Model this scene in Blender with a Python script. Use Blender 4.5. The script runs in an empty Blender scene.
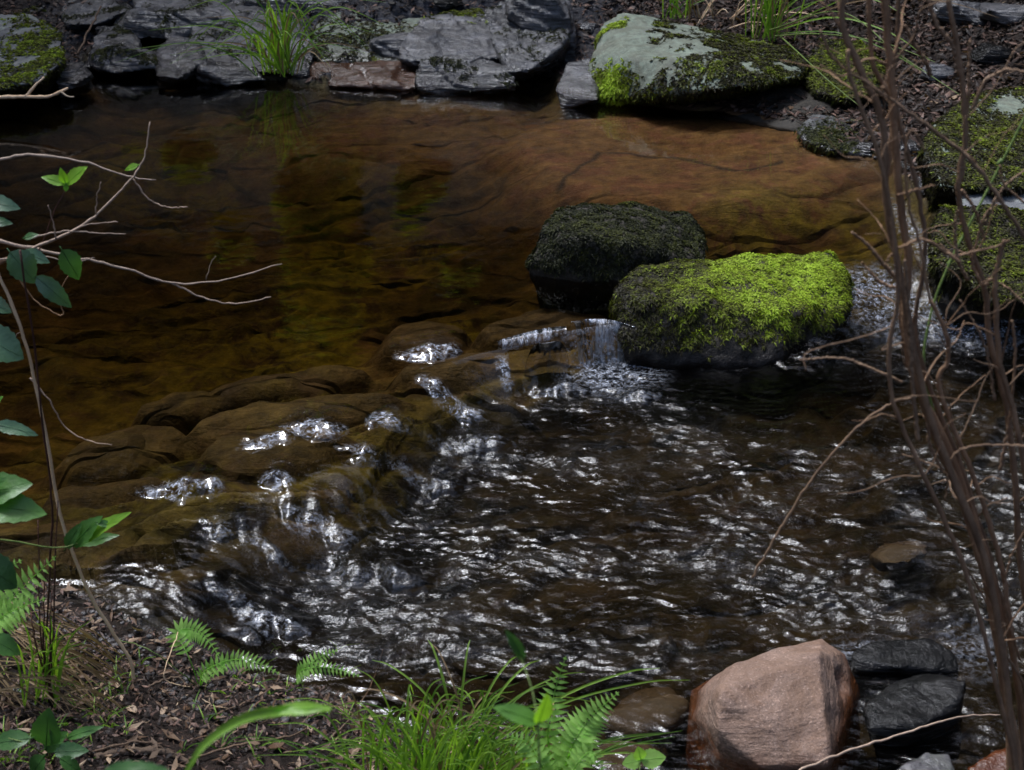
import bpy, bmesh, math, random
import numpy as np
from mathutils import Vector, Matrix

R = math.radians
random.seed(7)
rng = np.random.default_rng(7)
scene = bpy.context.scene
col = scene.collection

# ------------------------------------------------------------------ camera
CAM_Z, PITCH, HFOV = 2.2, R(27.0), R(36.0)
W_PX, H_PX = 1024, 770
F_PX = 512 / math.tan(HFOV / 2)
cam_d = bpy.data.cameras.new("camera")
cam = bpy.data.objects.new("camera", cam_d)
col.objects.link(cam)
cam.location = (0, 0, CAM_Z)
cam.rotation_euler = (math.pi / 2 - PITCH, 0, 0)
cam_d.sensor_width = 36
cam_d.angle = HFOV
cam_d.clip_start = 0.05
cam_d.clip_end = 500
cam_d.dof.use_dof = True
cam_d.dof.focus_distance = 4.7
cam_d.dof.aperture_fstop = 8.0
scene.camera = cam

# ------------------------------------------------------------------ light
SUN_EL, SUN_AZ = R(65), R(-46)          # azimuth from +Y (away from the camera), clockwise
world = bpy.data.worlds.new("World")
scene.world = world
world.use_nodes = True
wn = world.node_tree
bg = wn.nodes["Background"]
sky = wn.nodes.new("ShaderNodeTexSky")
sky.sky_type = 'NISHITA'
sky.sun_disc = False
sky.sun_elevation = SUN_EL
sky.sun_rotation = SUN_AZ
sky.air_density = 1.0
sky.dust_density = 3.0
wn.links.new(sky.outputs[0], bg.inputs[0])
bg.inputs[1].default_value = 0.13
sun_d = bpy.data.lights.new("sun", 'SUN')
sun_d.energy = 2.4
sun_d.angle = R(15)
sun_d.color = (0.86, 0.915, 1.0)
sun = bpy.data.objects.new("sun", sun_d)
col.objects.link(sun)
sdir = Vector((math.sin(SUN_AZ) * math.cos(SUN_EL), math.cos(SUN_AZ) * math.cos(SUN_EL), math.sin(SUN_EL)))
sun.rotation_euler = sdir.to_track_quat('Z', 'Y').to_euler()
sun.location = (0, 4, 12)
vs = scene.view_settings
vs.view_transform = 'Standard'
vs.look = 'None'
vs.exposure = 0.92
vs.gamma = 1.0
vs.use_curve_mapping = False
cy = scene.cycles
cy.max_bounces = 8
cy.diffuse_bounces = 3
cy.glossy_bounces = 3
cy.transparent_max_bounces = 12
cy.volume_bounces = 0
cy.use_denoising = True
cy.caustics_reflective = False
cy.caustics_refractive = False

# ------------------------------------------------------------------ pixels to places
def ray(px, py):
    x = (px - W_PX / 2) / F_PX
    y = -(py - H_PX / 2) / F_PX
    c, s = math.cos(PITCH), math.sin(PITCH)
    return Vector((x, c + y * s, -s + y * c))

def at(px, py, z=0.0):                      # the point of a height z seen at a pixel
    d = ray(px, py)
    t = (z - CAM_Z) / d.z
    return Vector((d.x * t, d.y * t, z))

def P(px, py, Y):                           # the point at a distance Y along the ground
    d = ray(px, py)
    t = Y / d.y
    return Vector((d.x * t, Y, CAM_Z + d.z * t))

# ------------------------------------------------------------------ noise
def _h(ix, iy, iz, seed):
    n = (ix.astype(np.uint32) * np.uint32(374761393) + iy.astype(np.uint32) * np.uint32(668265263)
         + iz.astype(np.uint32) * np.uint32(2147483647) + np.uint32((seed * 974634777) & 0xffffffff))
    n = (n ^ (n >> np.uint32(13))) * np.uint32(1274126177)
    n = (n ^ (n >> np.uint32(16))) * np.uint32(2246822519)
    return n ^ (n >> np.uint32(15))

_G = rng.normal(size=(256, 3)); _G /= np.linalg.norm(_G, axis=1)[:, None]

def noise(p, seed=0):
    p = np.asarray(p, dtype=np.float64)
    f0 = np.floor(p).astype(np.int64); f = p - f0
    u = f * f * f * (f * (f * 6 - 15) + 10)
    out = 0
    for dx in (0, 1):
        for dy in (0, 1):
            for dz in (0, 1):
                g = _G[_h(f0[:, 0] + dx, f0[:, 1] + dy, f0[:, 2] + dz, seed) & np.uint32(255)]
                v = (g * (f - np.array([dx, dy, dz]))).sum(1)
                w = (u[:, 0] if dx else 1 - u[:, 0]) * (u[:, 1] if dy else 1 - u[:, 1]) * (u[:, 2] if dz else 1 - u[:, 2])
                out = out + v * w
    return out * 1.5

def noise2(x, y, s=1.0, seed=0, z=0.37):
    c, k = math.cos(seed * 1.7 + .6), math.sin(seed * 1.7 + .6)
    return noise(np.stack([(x * c - y * k) * s + seed * 3.1, (x * k + y * c) * s, np.full_like(x, z) + .25 * s * (x + y)], 1), seed)

_ROT = [np.linalg.qr(rng.normal(size=(3, 3)))[0] for _ in range(5)]

def fbm(p, octv=4, seed=0, gain=.5):
    a, o, t = 1.0, 0, 0
    for k in range(octv):
        o = o + a * noise((p @ _ROT[(k + seed) % 5]) * 2 ** k + k * 5.3, seed + k); t += a; a *= gain
    return o / t

def fbm2(x, y, s, octv=4, seed=0, gain=.5):
    return fbm(np.stack([x * s, y * s, np.full_like(x, .37)], 1), octv, seed, gain)

def sstep(a, b, x):
    t = np.clip((x - a) / (b - a), 0, 1)
    return t * t * (3 - 2 * t)

# ------------------------------------------------------------------ mesh helpers
def mesh_from(name, v, f, smooth=True, attrs=None):
    me = bpy.data.meshes.new(name)
    v = np.asarray(v, dtype=np.float32)
    if isinstance(f, np.ndarray):
        k = f.shape[1]; n = len(f)
        me.vertices.add(len(v)); me.vertices.foreach_set("co", v.ravel())
        me.loops.add(n * k); me.loops.foreach_set("vertex_index", f.astype(np.int32).ravel())
        me.polygons.add(n)
        me.polygons.foreach_set("loop_start", np.arange(0, n * k, k, dtype=np.int32))
        me.update(calc_edges=True)
    else:
        me.from_pydata([tuple(map(float, q)) for q in v], [], f)
        me.update()
    me.polygons.foreach_set("use_smooth", np.full(len(me.polygons), smooth))
    for k, a in (attrs or {}).items():
        at_ = me.attributes.new(k, 'FLOAT', 'POINT')
        at_.data.foreach_set("value", np.asarray(a, dtype=np.float32))
    return me

def tag(o, label=None, cat=None, group=None, kind=None):
    for k, v in (("label", label), ("category", cat), ("group", group), ("kind", kind)):
        if v: o[k] = v
    return o

def obj(name, me, m, parent=None, loc=None):
    o = bpy.data.objects.new(name, me)
    col.objects.link(o)
    if m: 
        me.materials.clear(); me.materials.append(m)
    if parent: o.parent = parent
    if loc is not None: o.location = loc
    return o

def empty(name, loc, label, cat, group=None):
    o = bpy.data.objects.new(name, None); col.objects.link(o); o.location = loc
    o.empty_display_size = .05
    return tag(o, label, cat, group)

class MB:                                   # gathers pieces of ONE mesh
    def __init__(s): s.v, s.f, s.a = [], [], []
    def add(s, v, f, a=0.5):
        b = len(s.v)
        s.v += [Vector(q) for q in v]; s.f += [tuple(i + b for i in q) for q in f]; s.a += [a] * len(v)
    def build(s, name, m, parent=None, origin=(0, 0, 0), smooth=True):
        o = Vector(origin)
        me = mesh_from(name, [q - o for q in s.v], s.f, smooth, {"tint": s.a})
        return obj(name, me, m, parent, None if parent else origin)

def spline(pts, n):                         # Catmull-Rom through points
    pts = [Vector(p) for p in pts]
    if len(pts) == 2: return [pts[0].lerp(pts[1], i / (n - 1)) for i in range(n)]
    q = [pts[0] * 2 - pts[1]] + pts + [pts[-1] * 2 - pts[-2]]
    out = []
    for i in range(n):
        t = i / (n - 1) * (len(pts) - 1); k = min(int(t), len(pts) - 2); t -= k
        a, b, c, d = q[k:k + 4]
        out.append(.5 * ((2 * b) + (c - a) * t + (2 * a - 5 * b + 4 * c - d) * t * t + (3 * b - a - 3 * c + d) * t ** 3))
    return out

def tube(mb, pts, r0, r1, n=24, sides=6, jit=0.0, tint=.5, knob=0.0):
    pp = spline(pts, n)
    if jit:
        for i in range(1, n - 1): pp[i] += Vector((random.gauss(0, jit), random.gauss(0, jit), random.gauss(0, jit)))
    v, f = [], []
    up = Vector((.3, -.8, .5))
    for i, p in enumerate(pp):
        t = (pp[min(i + 1, n - 1)] - pp[max(i - 1, 0)]).normalized()
        a = t.cross(up).normalized(); b = t.cross(a).normalized()
        r = r0 + (r1 - r0) * i / (n - 1)
        if knob: r *= 1 + knob * random.random() * (1 if i % 4 else 2.2)
        for s in range(sides):
            an = 2 * math.pi * s / sides
            v.append(p + (a * math.cos(an) + b * math.sin(an)) * r)
    for i in range(n - 1):
        for s in range(sides):
            f.append((i * sides + s, i * sides + (s + 1) % sides, (i + 1) * sides + (s + 1) % sides, (i + 1) * sides + s))
    f.append(tuple(range(sides - 1, -1, -1))); f.append(tuple((n - 1) * sides + s for s in range(sides)))
    mb.add(v, f, tint)
    return pp

def leaf(mb, base, tip, nrm, w, bend=.15, fold=.25, n=10, shape=0, tint=.5, serr=.0):
    base, tip, nrm = Vector(base), Vector(tip), Vector(nrm)
    ax = tip - base; L = ax.length; ax = ax.normalized()
    side = ax.cross(nrm).normalized(); nr = side.cross(ax).normalized()
    v, f = [], []
    for i in range(n + 1):
        t = i / n
        if shape == 0: prof = math.sin(math.pi * min(1, t ** .75 * 1.0)) ** .8
        elif shape == 1: prof = math.sin(math.pi * t ** .6) * (1 - .25 * t)
        else: prof = (1 - t) ** .6 * min(1, t * 8 + .3)
        if serr and i % 2: prof *= 1 + serr
        hw = w * .5 * max(prof, .02)
        c = base + ax * (L * t) + nr * (-bend * L * (t - .35) ** 2)
        up = nr * (fold * hw)
        wave = nr * (.05 * L * math.sin(t * 9 + tint * 20) * prof * .4)
        v += [c - side * hw + up + wave, c, c + side * hw + up - wave]
    for i in range(n):
        a = i * 3
        f += [(a, a + 1, a + 4, a + 3), (a + 1, a + 2, a + 5, a + 4)]
    mb.add(v, f, tint)

def blade(mb, pts, w, n=12, tint=.5, face=Vector((0, -.8, .6))):   # a strip with a crease
    pp = spline(pts, n); v, f = [], []
    for i, p in enumerate(pp):
        t = (pp[min(i + 1, n - 1)] - pp[max(i - 1, 0)]).normalized()
        s = t.cross(face)
        s = s.normalized() if s.length > 1e-4 else Vector((1, 0, 0))
        k = i / (n - 1)
        hw = w * .5 * (1 - k ** 2.2) * (.55 + .45 * min(1, k * 4)) + .0004
        d = s.cross(t).normalized() * hw * .45
        v += [p - s * hw + d, p, p + s * hw + d]
    for i in range(n - 1):
        a = i * 3
        f += [(a, a + 1, a + 4, a + 3), (a + 1, a + 2, a + 5, a + 4)]
    mb.add(v, f, tint)

# ------------------------------------------------------------------ materials
class NT:
    def __init__(s, name):
        s.m = bpy.data.materials.new(name); s.m.use_nodes = True
        s.t = s.m.node_tree; s.t.nodes.clear()
        s.out = s.n("ShaderNodeOutputMaterial")
    def n(s, kind, **kw):
        q = s.t.nodes.new(kind)
        for k, v in kw.items(): setattr(q, k, v)
        return q
    def set(s, sock, v):
        if isinstance(v, bpy.types.NodeSocket): s.t.links.new(v, sock)
        elif isinstance(v, (tuple, list)) and len(v) == 3 and sock.type == 'RGBA': sock.default_value = (*v, 1)
        else: sock.default_value = v
    def coord(s, k="Object"): return s.n("ShaderNodeTexCoord").outputs[k]
    def attr(s, k): return s.n("ShaderNodeAttribute", attribute_name=k).outputs["Fac"]
    def map(s, v, scale=(1, 1, 1), rot=(0, 0, 0)):
        q = s.n("ShaderNodeMapping"); s.set(q.inputs[0], v); q.inputs[2].default_value = rot; q.inputs[3].default_value = scale
        return q.outputs[0]
    def noise(s, v, scale=5, det=5, rough=.55, dist=0):
        q = s.n("ShaderNodeTexNoise"); s.set(q.inputs["Vector"], v); q.inputs["Scale"].default_value = scale
        q.inputs["Detail"].default_value = det; q.inputs["Roughness"].default_value = rough; q.inputs["Distortion"].default_value = dist
        return q.outputs["Fac"]
    def voro(s, v, scale, feature='F1', out="Distance"):
        q = s.n("ShaderNodeTexVoronoi", feature=feature); s.set(q.inputs["Vector"], v); q.inputs["Scale"].default_value = scale
        return q.outputs[out]
    def ramp(s, fac, stops):
        q = s.n("ShaderNodeValToRGB"); s.set(q.inputs[0], fac)
        e = q.color_ramp.elements
        while len(e) < len(stops): e.new(.5)
        for el, (p, c) in zip(e, stops):
            el.position = p; el.color = (*c, 1) if isinstance(c, tuple) else (c, c, c, 1)
        return q.outputs[0]
    def mix(s, fac, a, b, mode='MIX'):
        q = s.n("ShaderNodeMix", data_type='RGBA', blend_type=mode)
        s.set(q.inputs[0], fac); s.set(q.inputs[6], a); s.set(q.inputs[7], b)
        return q.outputs[2]
    def math(s, op, a, b=0.0, clamp=False):
        q = s.n("ShaderNodeMath", operation=op, use_clamp=clamp); s.set(q.inputs[0], a); s.set(q.inputs[1], b)
        return q.outputs[0]
    def bump(s, h, strength=.5, dist=.01, normal=None):
        q = s.n("ShaderNodeBump"); s.set(q.inputs["Height"], h); q.inputs["Strength"].default_value = strength
        q.inputs["Distance"].default_value = dist
        if normal is not None: s.set(q.inputs["Normal"], normal)
        return q.outputs[0]
    def principled(s, color, rough=.7, spec=.4, normal=None, **kw):
        q = s.n("ShaderNodeBsdfPrincipled"); s.set(q.inputs["Base Color"], color); s.set(q.inputs["Roughness"], rough)
        s.set(q.inputs["Specular IOR Level"], spec)
        if normal is not None: s.set(q.inputs["Normal"], normal)
        for k, v in kw.items(): s.set(q.inputs[k], v)
        return q.outputs[0]
    def done(s, sh, vol=None):
        s.t.links.new(sh, s.out.inputs[0])
        if vol is not None: s.t.links.new(vol, s.out.inputs[1])
        return s.m

def wet_mask(t, level, soft=.05):            # how far above the water line a place of the rock lies (world height)
    g = t.n("ShaderNodeNewGeometry").outputs["Position"]
    sp = t.n("ShaderNodeSeparateXYZ"); t.set(sp.inputs[0], g)
    nz = t.math('MULTIPLY', t.math('SUBTRACT', t.noise(g, 14, 3), .5), .08)
    q = t.n("ShaderNodeMapRange"); t.set(q.inputs[0], t.math('ADD', sp.outputs[2], nz))
    q.inputs[1].default_value = level; q.inputs[2].default_value = level + soft
    q.inputs[3].default_value = 1; q.inputs[4].default_value = 0
    return q.outputs[0]

def rock_mat(name, dark, mid, light, lichen=None, lich_amt=.5, spec=.45, crack=0.0, speck=0.0, strata=0.0, rough=.75, wet=None, bump=.6, wet_col=None, scale=1.0, tilt=(.25, .12, 0)):
    t = NT(name); c = t.coord()
    n1 = t.noise(c, 5 * scale, 8, .62, .4); n2 = t.noise(c, 38 * scale, 6, .65); n3 = t.noise(c, 140 * scale, 4, .6)
    base = t.ramp(n1, [(.25, dark), (.5, mid), (.75, light)])
    base = t.mix(.35, base, t.ramp(n2, [(.3, tuple(x * .45 for x in mid)), (.7, tuple(min(.8, x * 1.6) for x in mid))]), 'MIX')
    h = t.math('ADD', t.math('MULTIPLY', n1, .6), t.math('ADD', t.math('MULTIPLY', n2, .35), t.math('MULTIPLY', n3, .12)))
    if strata:
        sc = t.map(c, (3, 3, 46), tilt)
        sn = t.noise(sc, 1.0, 6, .6, .6)
        base = t.mix(.6 * strata, base, t.ramp(sn, [(.3, tuple(x * .35 for x in mid)), (.52, mid), (.72, tuple(min(.8, x * 1.9) for x in light))]))
        h = t.math('ADD', t.math('MULTIPLY', sn, 1.2 * strata), h)
    if lichen:
        lm = t.ramp(t.noise(c, 6.5 * scale, 9, .74, .6), [(.56 - .3 * lich_amt, 0.0), (.76 - .3 * lich_amt, .92)])
        fine = t.ramp(t.noise(c, 26 * scale, 8, .72), [(.30, tuple(x * .35 for x in lichen)), (.48, tuple(x * .85 for x in lichen)), (.72, tuple(min(.85, x * 1.3) for x in lichen))])
        base = t.mix(lm, base, fine)
    if speck:
        sp_ = t.ramp(t.noise(c, 230, 2, .5), [(.36, 1.0), (.44, 0.0)])
        base = t.mix(t.math('MULTIPLY', sp_, speck), base, tuple(x * .3 for x in mid))
        sp2 = t.ramp(t.noise(c, 190, 2, .5), [(.60, 0.0), (.68, 1.0)])
        base = t.mix(t.math('MULTIPLY', sp2, speck), base, tuple(min(.8, x * 1.7) for x in light))
        st2 = t.ramp(t.noise(c, 9, 6, .7, 1.0), [(.42, 0.0), (.58, 1.0)])
        base = t.mix(t.math('MULTIPLY', st2, .45), base, (mid[0] * .75, mid[1] * .62, mid[2] * .45))
    if crack:
        cv = t.noise(t.map(c, (1, 1, 2.2), tilt), 7, 3, .5, .6)
        ck = t.ramp(t.math('ABSOLUTE', t.math('SUBTRACT', cv, .5)), [(.0, 1.0), (.012, 0.0)])
        ck = t.math('MULTIPLY', ck, t.ramp(t.noise(c, 5, 2), [(.45, 0.0), (.6, 1.0)]))
        base = t.mix(t.math('MULTIPLY', ck, crack), base, tuple(x * .2 for x in dark))
        h = t.math('SUBTRACT', h, t.math('MULTIPLY', ck, .8))
    r = rough
    if wet is not None:
        wm = wet_mask(t, wet)
        base = t.mix(wm, base, t.mix(1.0, base, wet_col or (.45, .42, .42), 'MULTIPLY'))
        r = t.math('SUBTRACT', rough, t.math('MULTIPLY', wm, rough - .18))
    return t.done(t.principled(base, r, spec, t.bump(h, bump, .02)))

def leaf_mat(name, c0, c1, rough=.45, trans=.35, spec=.4, vein=True):
    t = NT(name); a = t.attr("tint")
    c = t.ramp(a, [(0.0, c0), (1.0, c1)])
    n = t.noise(t.coord(), 40, 4)
    c = t.mix(.35, c, t.mix(1.0, c, t.ramp(n, [(.3, .45), (.7, 1.3)]), 'MULTIPLY'))
    p = t.principled(c, rough, spec, t.bump(t.noise(t.coord(), 160, 3), .25, .003))
    tr = t.n("ShaderNodeBsdfTranslucent"); t.set(tr.inputs[0], t.mix(1.0, c, (1.5, 1.6, .6), 'MULTIPLY'))
    mx = t.n("ShaderNodeMixShader"); mx.inputs[0].default_value = trans
    t.t.links.new(p, mx.inputs[1]); t.t.links.new(tr.outputs[0], mx.inputs[2])
    return t.done(mx.outputs[0])

def bark_mat(name, c0, c1, rough=.8):
    t = NT(name); c = t.coord()
    n = t.noise(t.map(c, (1, 1, .35)), 45, 6, .65)
    k = t.ramp(n, [(.3, c0), (.7, c1)])
    k = t.mix(t.math('MULTIPLY', t.attr("tint"), .6), k, t.mix(1.0, k, (1.8, 1.6, 1.4), 'MULTIPLY'))
    return t.done(t.principled(k, rough, .3, t.bump(t.noise(c, 180, 4), .5, .004)))

# ------------------------------------------------------------------ plan of the stream
LOW = -0.12
far_edge = [(-420, 105), (-60, 92), (0, 95), (60, 84), (100, 52), (150, 30), (185, 45), (215, 70), (250, 78), (330, 86), (420, 90),
            (500, 91), (520, 72), (556, 70), (575, 98), (640, 106), (720, 110), (790, 124), (840, 150), (880, 160), (905, 165),
            (935, 215), (945, 262), (1010, 292), (1120, 305), (1400, 330)]
near_edge = [(1500, 700), (1300, 850), (1000, 880), (720, 850), (560, 790), (470, 752), (400, 728), (340, 700), (250, 680), (170, 662),
             (120, 640), (70, 628), (0, 630), (-120, 640), (-420, 650)]
poly = [at(x, y, 0) for x, y in far_edge] + [at(x, y, LOW) for x, y in near_edge]
poly = np.array([(p.x, p.y) for p in poly])
lip_px = [(-500, 640), (-120, 600), (60, 548), (135, 520), (235, 470), (345, 452), (395, 392), (430, 366), (500, 348), (560, 332), (630, 322),
          (700, 318), (800, 292), (862, 268), (940, 268), (1030, 284), (1200, 300), (1500, 330)]
lip = np.array([(p.x, p.y) for p in (at(x, y, 0) for x, y in lip_px)])
lip_poly = np.concatenate([lip, [(30.0, 3.0), (30.0, -60.0), (-30.0, -60.0), (-30.0, 3.0)]])

def poly_dist(x, y, pl, closed):
    n = len(pl); best = np.full(x.shape, 1e9); sgn = np.zeros(x.shape); tt = np.zeros(x.shape)
    inside = np.zeros(x.shape, bool)
    for i in range(n if closed else n - 1):
        a, b = pl[i], pl[(i + 1) % n]; e = b - a; L2 = (e ** 2).sum()
        t = np.clip(((x - a[0]) * e[0] + (y - a[1]) * e[1]) / L2, 0, 1)
        d = np.hypot(x - a[0] - t * e[0], y - a[1] - t * e[1])
        m = d < best
        best = np.where(m, d, best)
        cr = e[0] * (y - a[1]) - e[1] * (x - a[0])
        sgn = np.where(m, np.sign(cr), sgn); tt = np.where(m, a[0] + t * e[0], tt)
        if closed:
            c = ((a[1] > y) != (b[1] > y)) & (x < (b[0] - a[0]) * (y - a[1]) / (b[1] - a[1] + 1e-12) + a[0])
            inside ^= c
    if closed: return np.where(inside, best, -best)
    return -best * sgn, tt                    # positive on the camera's side of the lip, x along the lip

def px_plan(x, y, z=0.0):                    # plan position to photo pixel, used to lay out patches on the ground
    dz = z - CAM_Z
    c, s = math.cos(PITCH), math.sin(PITCH)
    dep = y * c - dz * s; upv = y * s + dz * c
    dep = np.where(dep < .05, .05, dep)
    return W_PX / 2 + x / dep * F_PX, H_PX / 2 - upv / dep * F_PX

def patch(x, y, cx, cy_, rx, ry, soft=.4, z=0.0):   # 1 inside an ellipse of ground around a seen place
    c = at(cx, cy_, z); ex = at(cx + rx, cy_, z); ey = at(cx, cy_ - ry, z)
    q = np.hypot((x - c.x) / max(abs(ex.x - c.x), .01), (y - c.y) / max(abs(ey.y - c.y), .01))
    return 1 - sstep(1 - soft, 1 + soft, q)

def level(x, y):
    s = poly_dist(x, y, lip_poly, True)
    lx = x
    s = s + .05 * fbm2(x, y, 3.0, 2, 5)
    w = .07 + (.05 + .9 * sstep(.0, -1.3, lx)) * sstep(.25, .1, lx) + .28 * sstep(.6, 1.1, lx)
    return LOW * (1 - .80 * sstep(-.5, -1.3, lx)) * sstep(0, 1, s / w), s, lx

# smooth brown slabs lying just under the water above the lip: seen place, half length and depth (px), turn, height of the top
SLABS = [(300, 394, 115, 14, .30, -.035), (270, 432, 85, 22, .28, -.03), (455, 352, 55, 14, .35, -.03), (548, 305, 70, 14, .25, -.05), (120, 420, 75, 20, .40, -.07),
         (290, 354, 85, 12, .30, -.07), (425, 312, 50, 18, .5, -.075), (100, 470, 80, 18, .35, -.06), (190, 372, 60, 10, .4, -.08), (60, 510, 60, 16, .2, -.05)]

def ground(x, y):
    d = poly_dist(x, y, poly, True)
    d = d + .06 * fbm2(x, y, 4.0, 3, 11)
    lv, s, lx = level(x, y)
    # the bed
    dep = .03 + .27 * (1 - np.exp(-np.maximum(d, 0) / .45))
    slab = patch(x, y, 690, 150, 190, 42, .3) + .62 * patch(x, y, 430, 115, 190, 24, .5) + .3 * patch(x, y, 120, 95, 110, 30, .4)
    slab = np.clip(slab, 0, 1)
    dep = dep * (1 - .80 * slab)
    ledge = np.exp(-(np.clip(-s, 0, 9) / .55) ** 2) * (s < .0) * (lx < .9)
    dep = dep * (1 - .55 * ledge)
    dep = np.where(s > 0, np.minimum(dep, .16), dep)
    wn4 = np.abs(noise2(x, y, 9, 37))
    wn1, wn2, wn3 = noise2(x, y, 6, 34), noise2(x, y, 6, 35), fbm2(x, y, 7, 3, 36)
    # terraces of tilted slabs running across the bed
    u = y * 1.0 - x * .42; v = x + .42 * y
    q = (noise(np.stack([v * .8, u * 2.0, np.full_like(x, 1.7)], 1), 21) + .5 * noise(np.stack([v * 1.9, u * 4.4, np.full_like(x, 2.7)], 1), 22) + .2 * noise(np.stack([v * 5, u * 9, np.full_like(x, 3.7)], 1), 23)) * 2.6 + u * 2.4
    fr = q - np.floor(q)
    ter = (fr ** 1.3 - .5) - .98 * sstep(.62, 1.0, fr)
    bump = (.085 - .03 * sstep(.1, -.3, s)) * ter + .05 * fbm2(x, y, 2.2, 4, 31) + .008 * fbm2(x, y, 24, 3, 33)
    bump *= (1 - .75 * slab)
    zb = lv - dep + bump * sstep(0, .25, d)
    dome = np.zeros_like(x)
    for (cx, cy_, rx, ry, rot, tp) in SLABS:
        c = at(cx, cy_, -.05); e = at(cx + rx, cy_, -.05).x - c.x; f_ = at(cx, cy_ - ry, -.05).y - c.y
        cr, sr = math.cos(rot), math.sin(rot)
        dx = (x - c.x) * cr + (y - c.y) * sr + .07 * wn1; dy = -(x - c.x) * sr + (y - c.y) * cr + .04 * wn2
        qq = np.hypot(dx / e, dy / f_ * np.where(dy < 0, 1.15, .8))
        hh = tp - .06 - .03 * qq - .03 * (dy < 0) * np.clip(qq - .3, 0, 1) - .26 * np.clip(qq - .82, 0, 9) ** 1.1 + .02 * wn3 + .010 * wn4
        up = hh - zb
        zb = np.where(up > 0, zb + up, zb)
        dome = np.maximum(dome, sstep(-.01, .02, up))
    zb = np.minimum(zb, lv - .012 - .0 * d)
    # the banks
    o = np.maximum(-d, 0)
    near = y < 3.4
    sl = np.where(near, .24, .07 + .22 * sstep(.3, 1.6, o))
    zo = lv + .015 + sl * o + (.04 * fbm2(x, y, 2.5, 4, 41) + .012 * fbm2(x, y, 22, 3, 43)) * sstep(0, .3, o)
    zo = zo + .9 * np.maximum(y - 9.0, 0) ** 1.0 * .55 + .42 * np.maximum(np.abs(x) - 4.2, 0)
    rk = patch(x, y, 330, 40, 300, 75, .25)
    ql = (zo + .25 * x + .10 * noise2(x, y, 1.6, 45)) * 16
    zo = zo + rk * (.05 * (sstep(.55, 1, ql - np.floor(ql)) - (ql - np.floor(ql))) + .05 * noise2(x, y, 5, 46))
    k = sstep(-.02, .05, d)
    z = zo * (1 - k) + zb * k
    return z, d, s, lx, q, fr, slab, dome

def ground_at(px, py):                       # where the ground is at a pixel
    dr = ray(px, py)
    ts = np.linspace(1.5, 12, 500)
    x, y = dr.x * ts, dr.y * ts
    z = ground(x, y)[0]
    k = np.argmax(CAM_Z + dr.z * ts < z)
    return Vector((x[k], y[k], z[k]))

def axis(a, b, step, lo, hi, n):
    c = np.arange(a, b + step * .5, step)
    g = np.geomspace(step * 2, 1, n)
    up = b + np.cumsum(g) / g.sum() * (hi - b)
    g2 = a - np.cumsum(g) / g.sum() * (a - lo)
    return np.concatenate([g2[::-1], c, up])

def grid_faces(nx, ny):
    i = np.arange(nx * ny).reshape(ny, nx)
    return np.stack([i[:-1, :-1], i[:-1, 1:], i[1:, 1:], i[1:, :-1]], -1).reshape(-1, 4)

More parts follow.
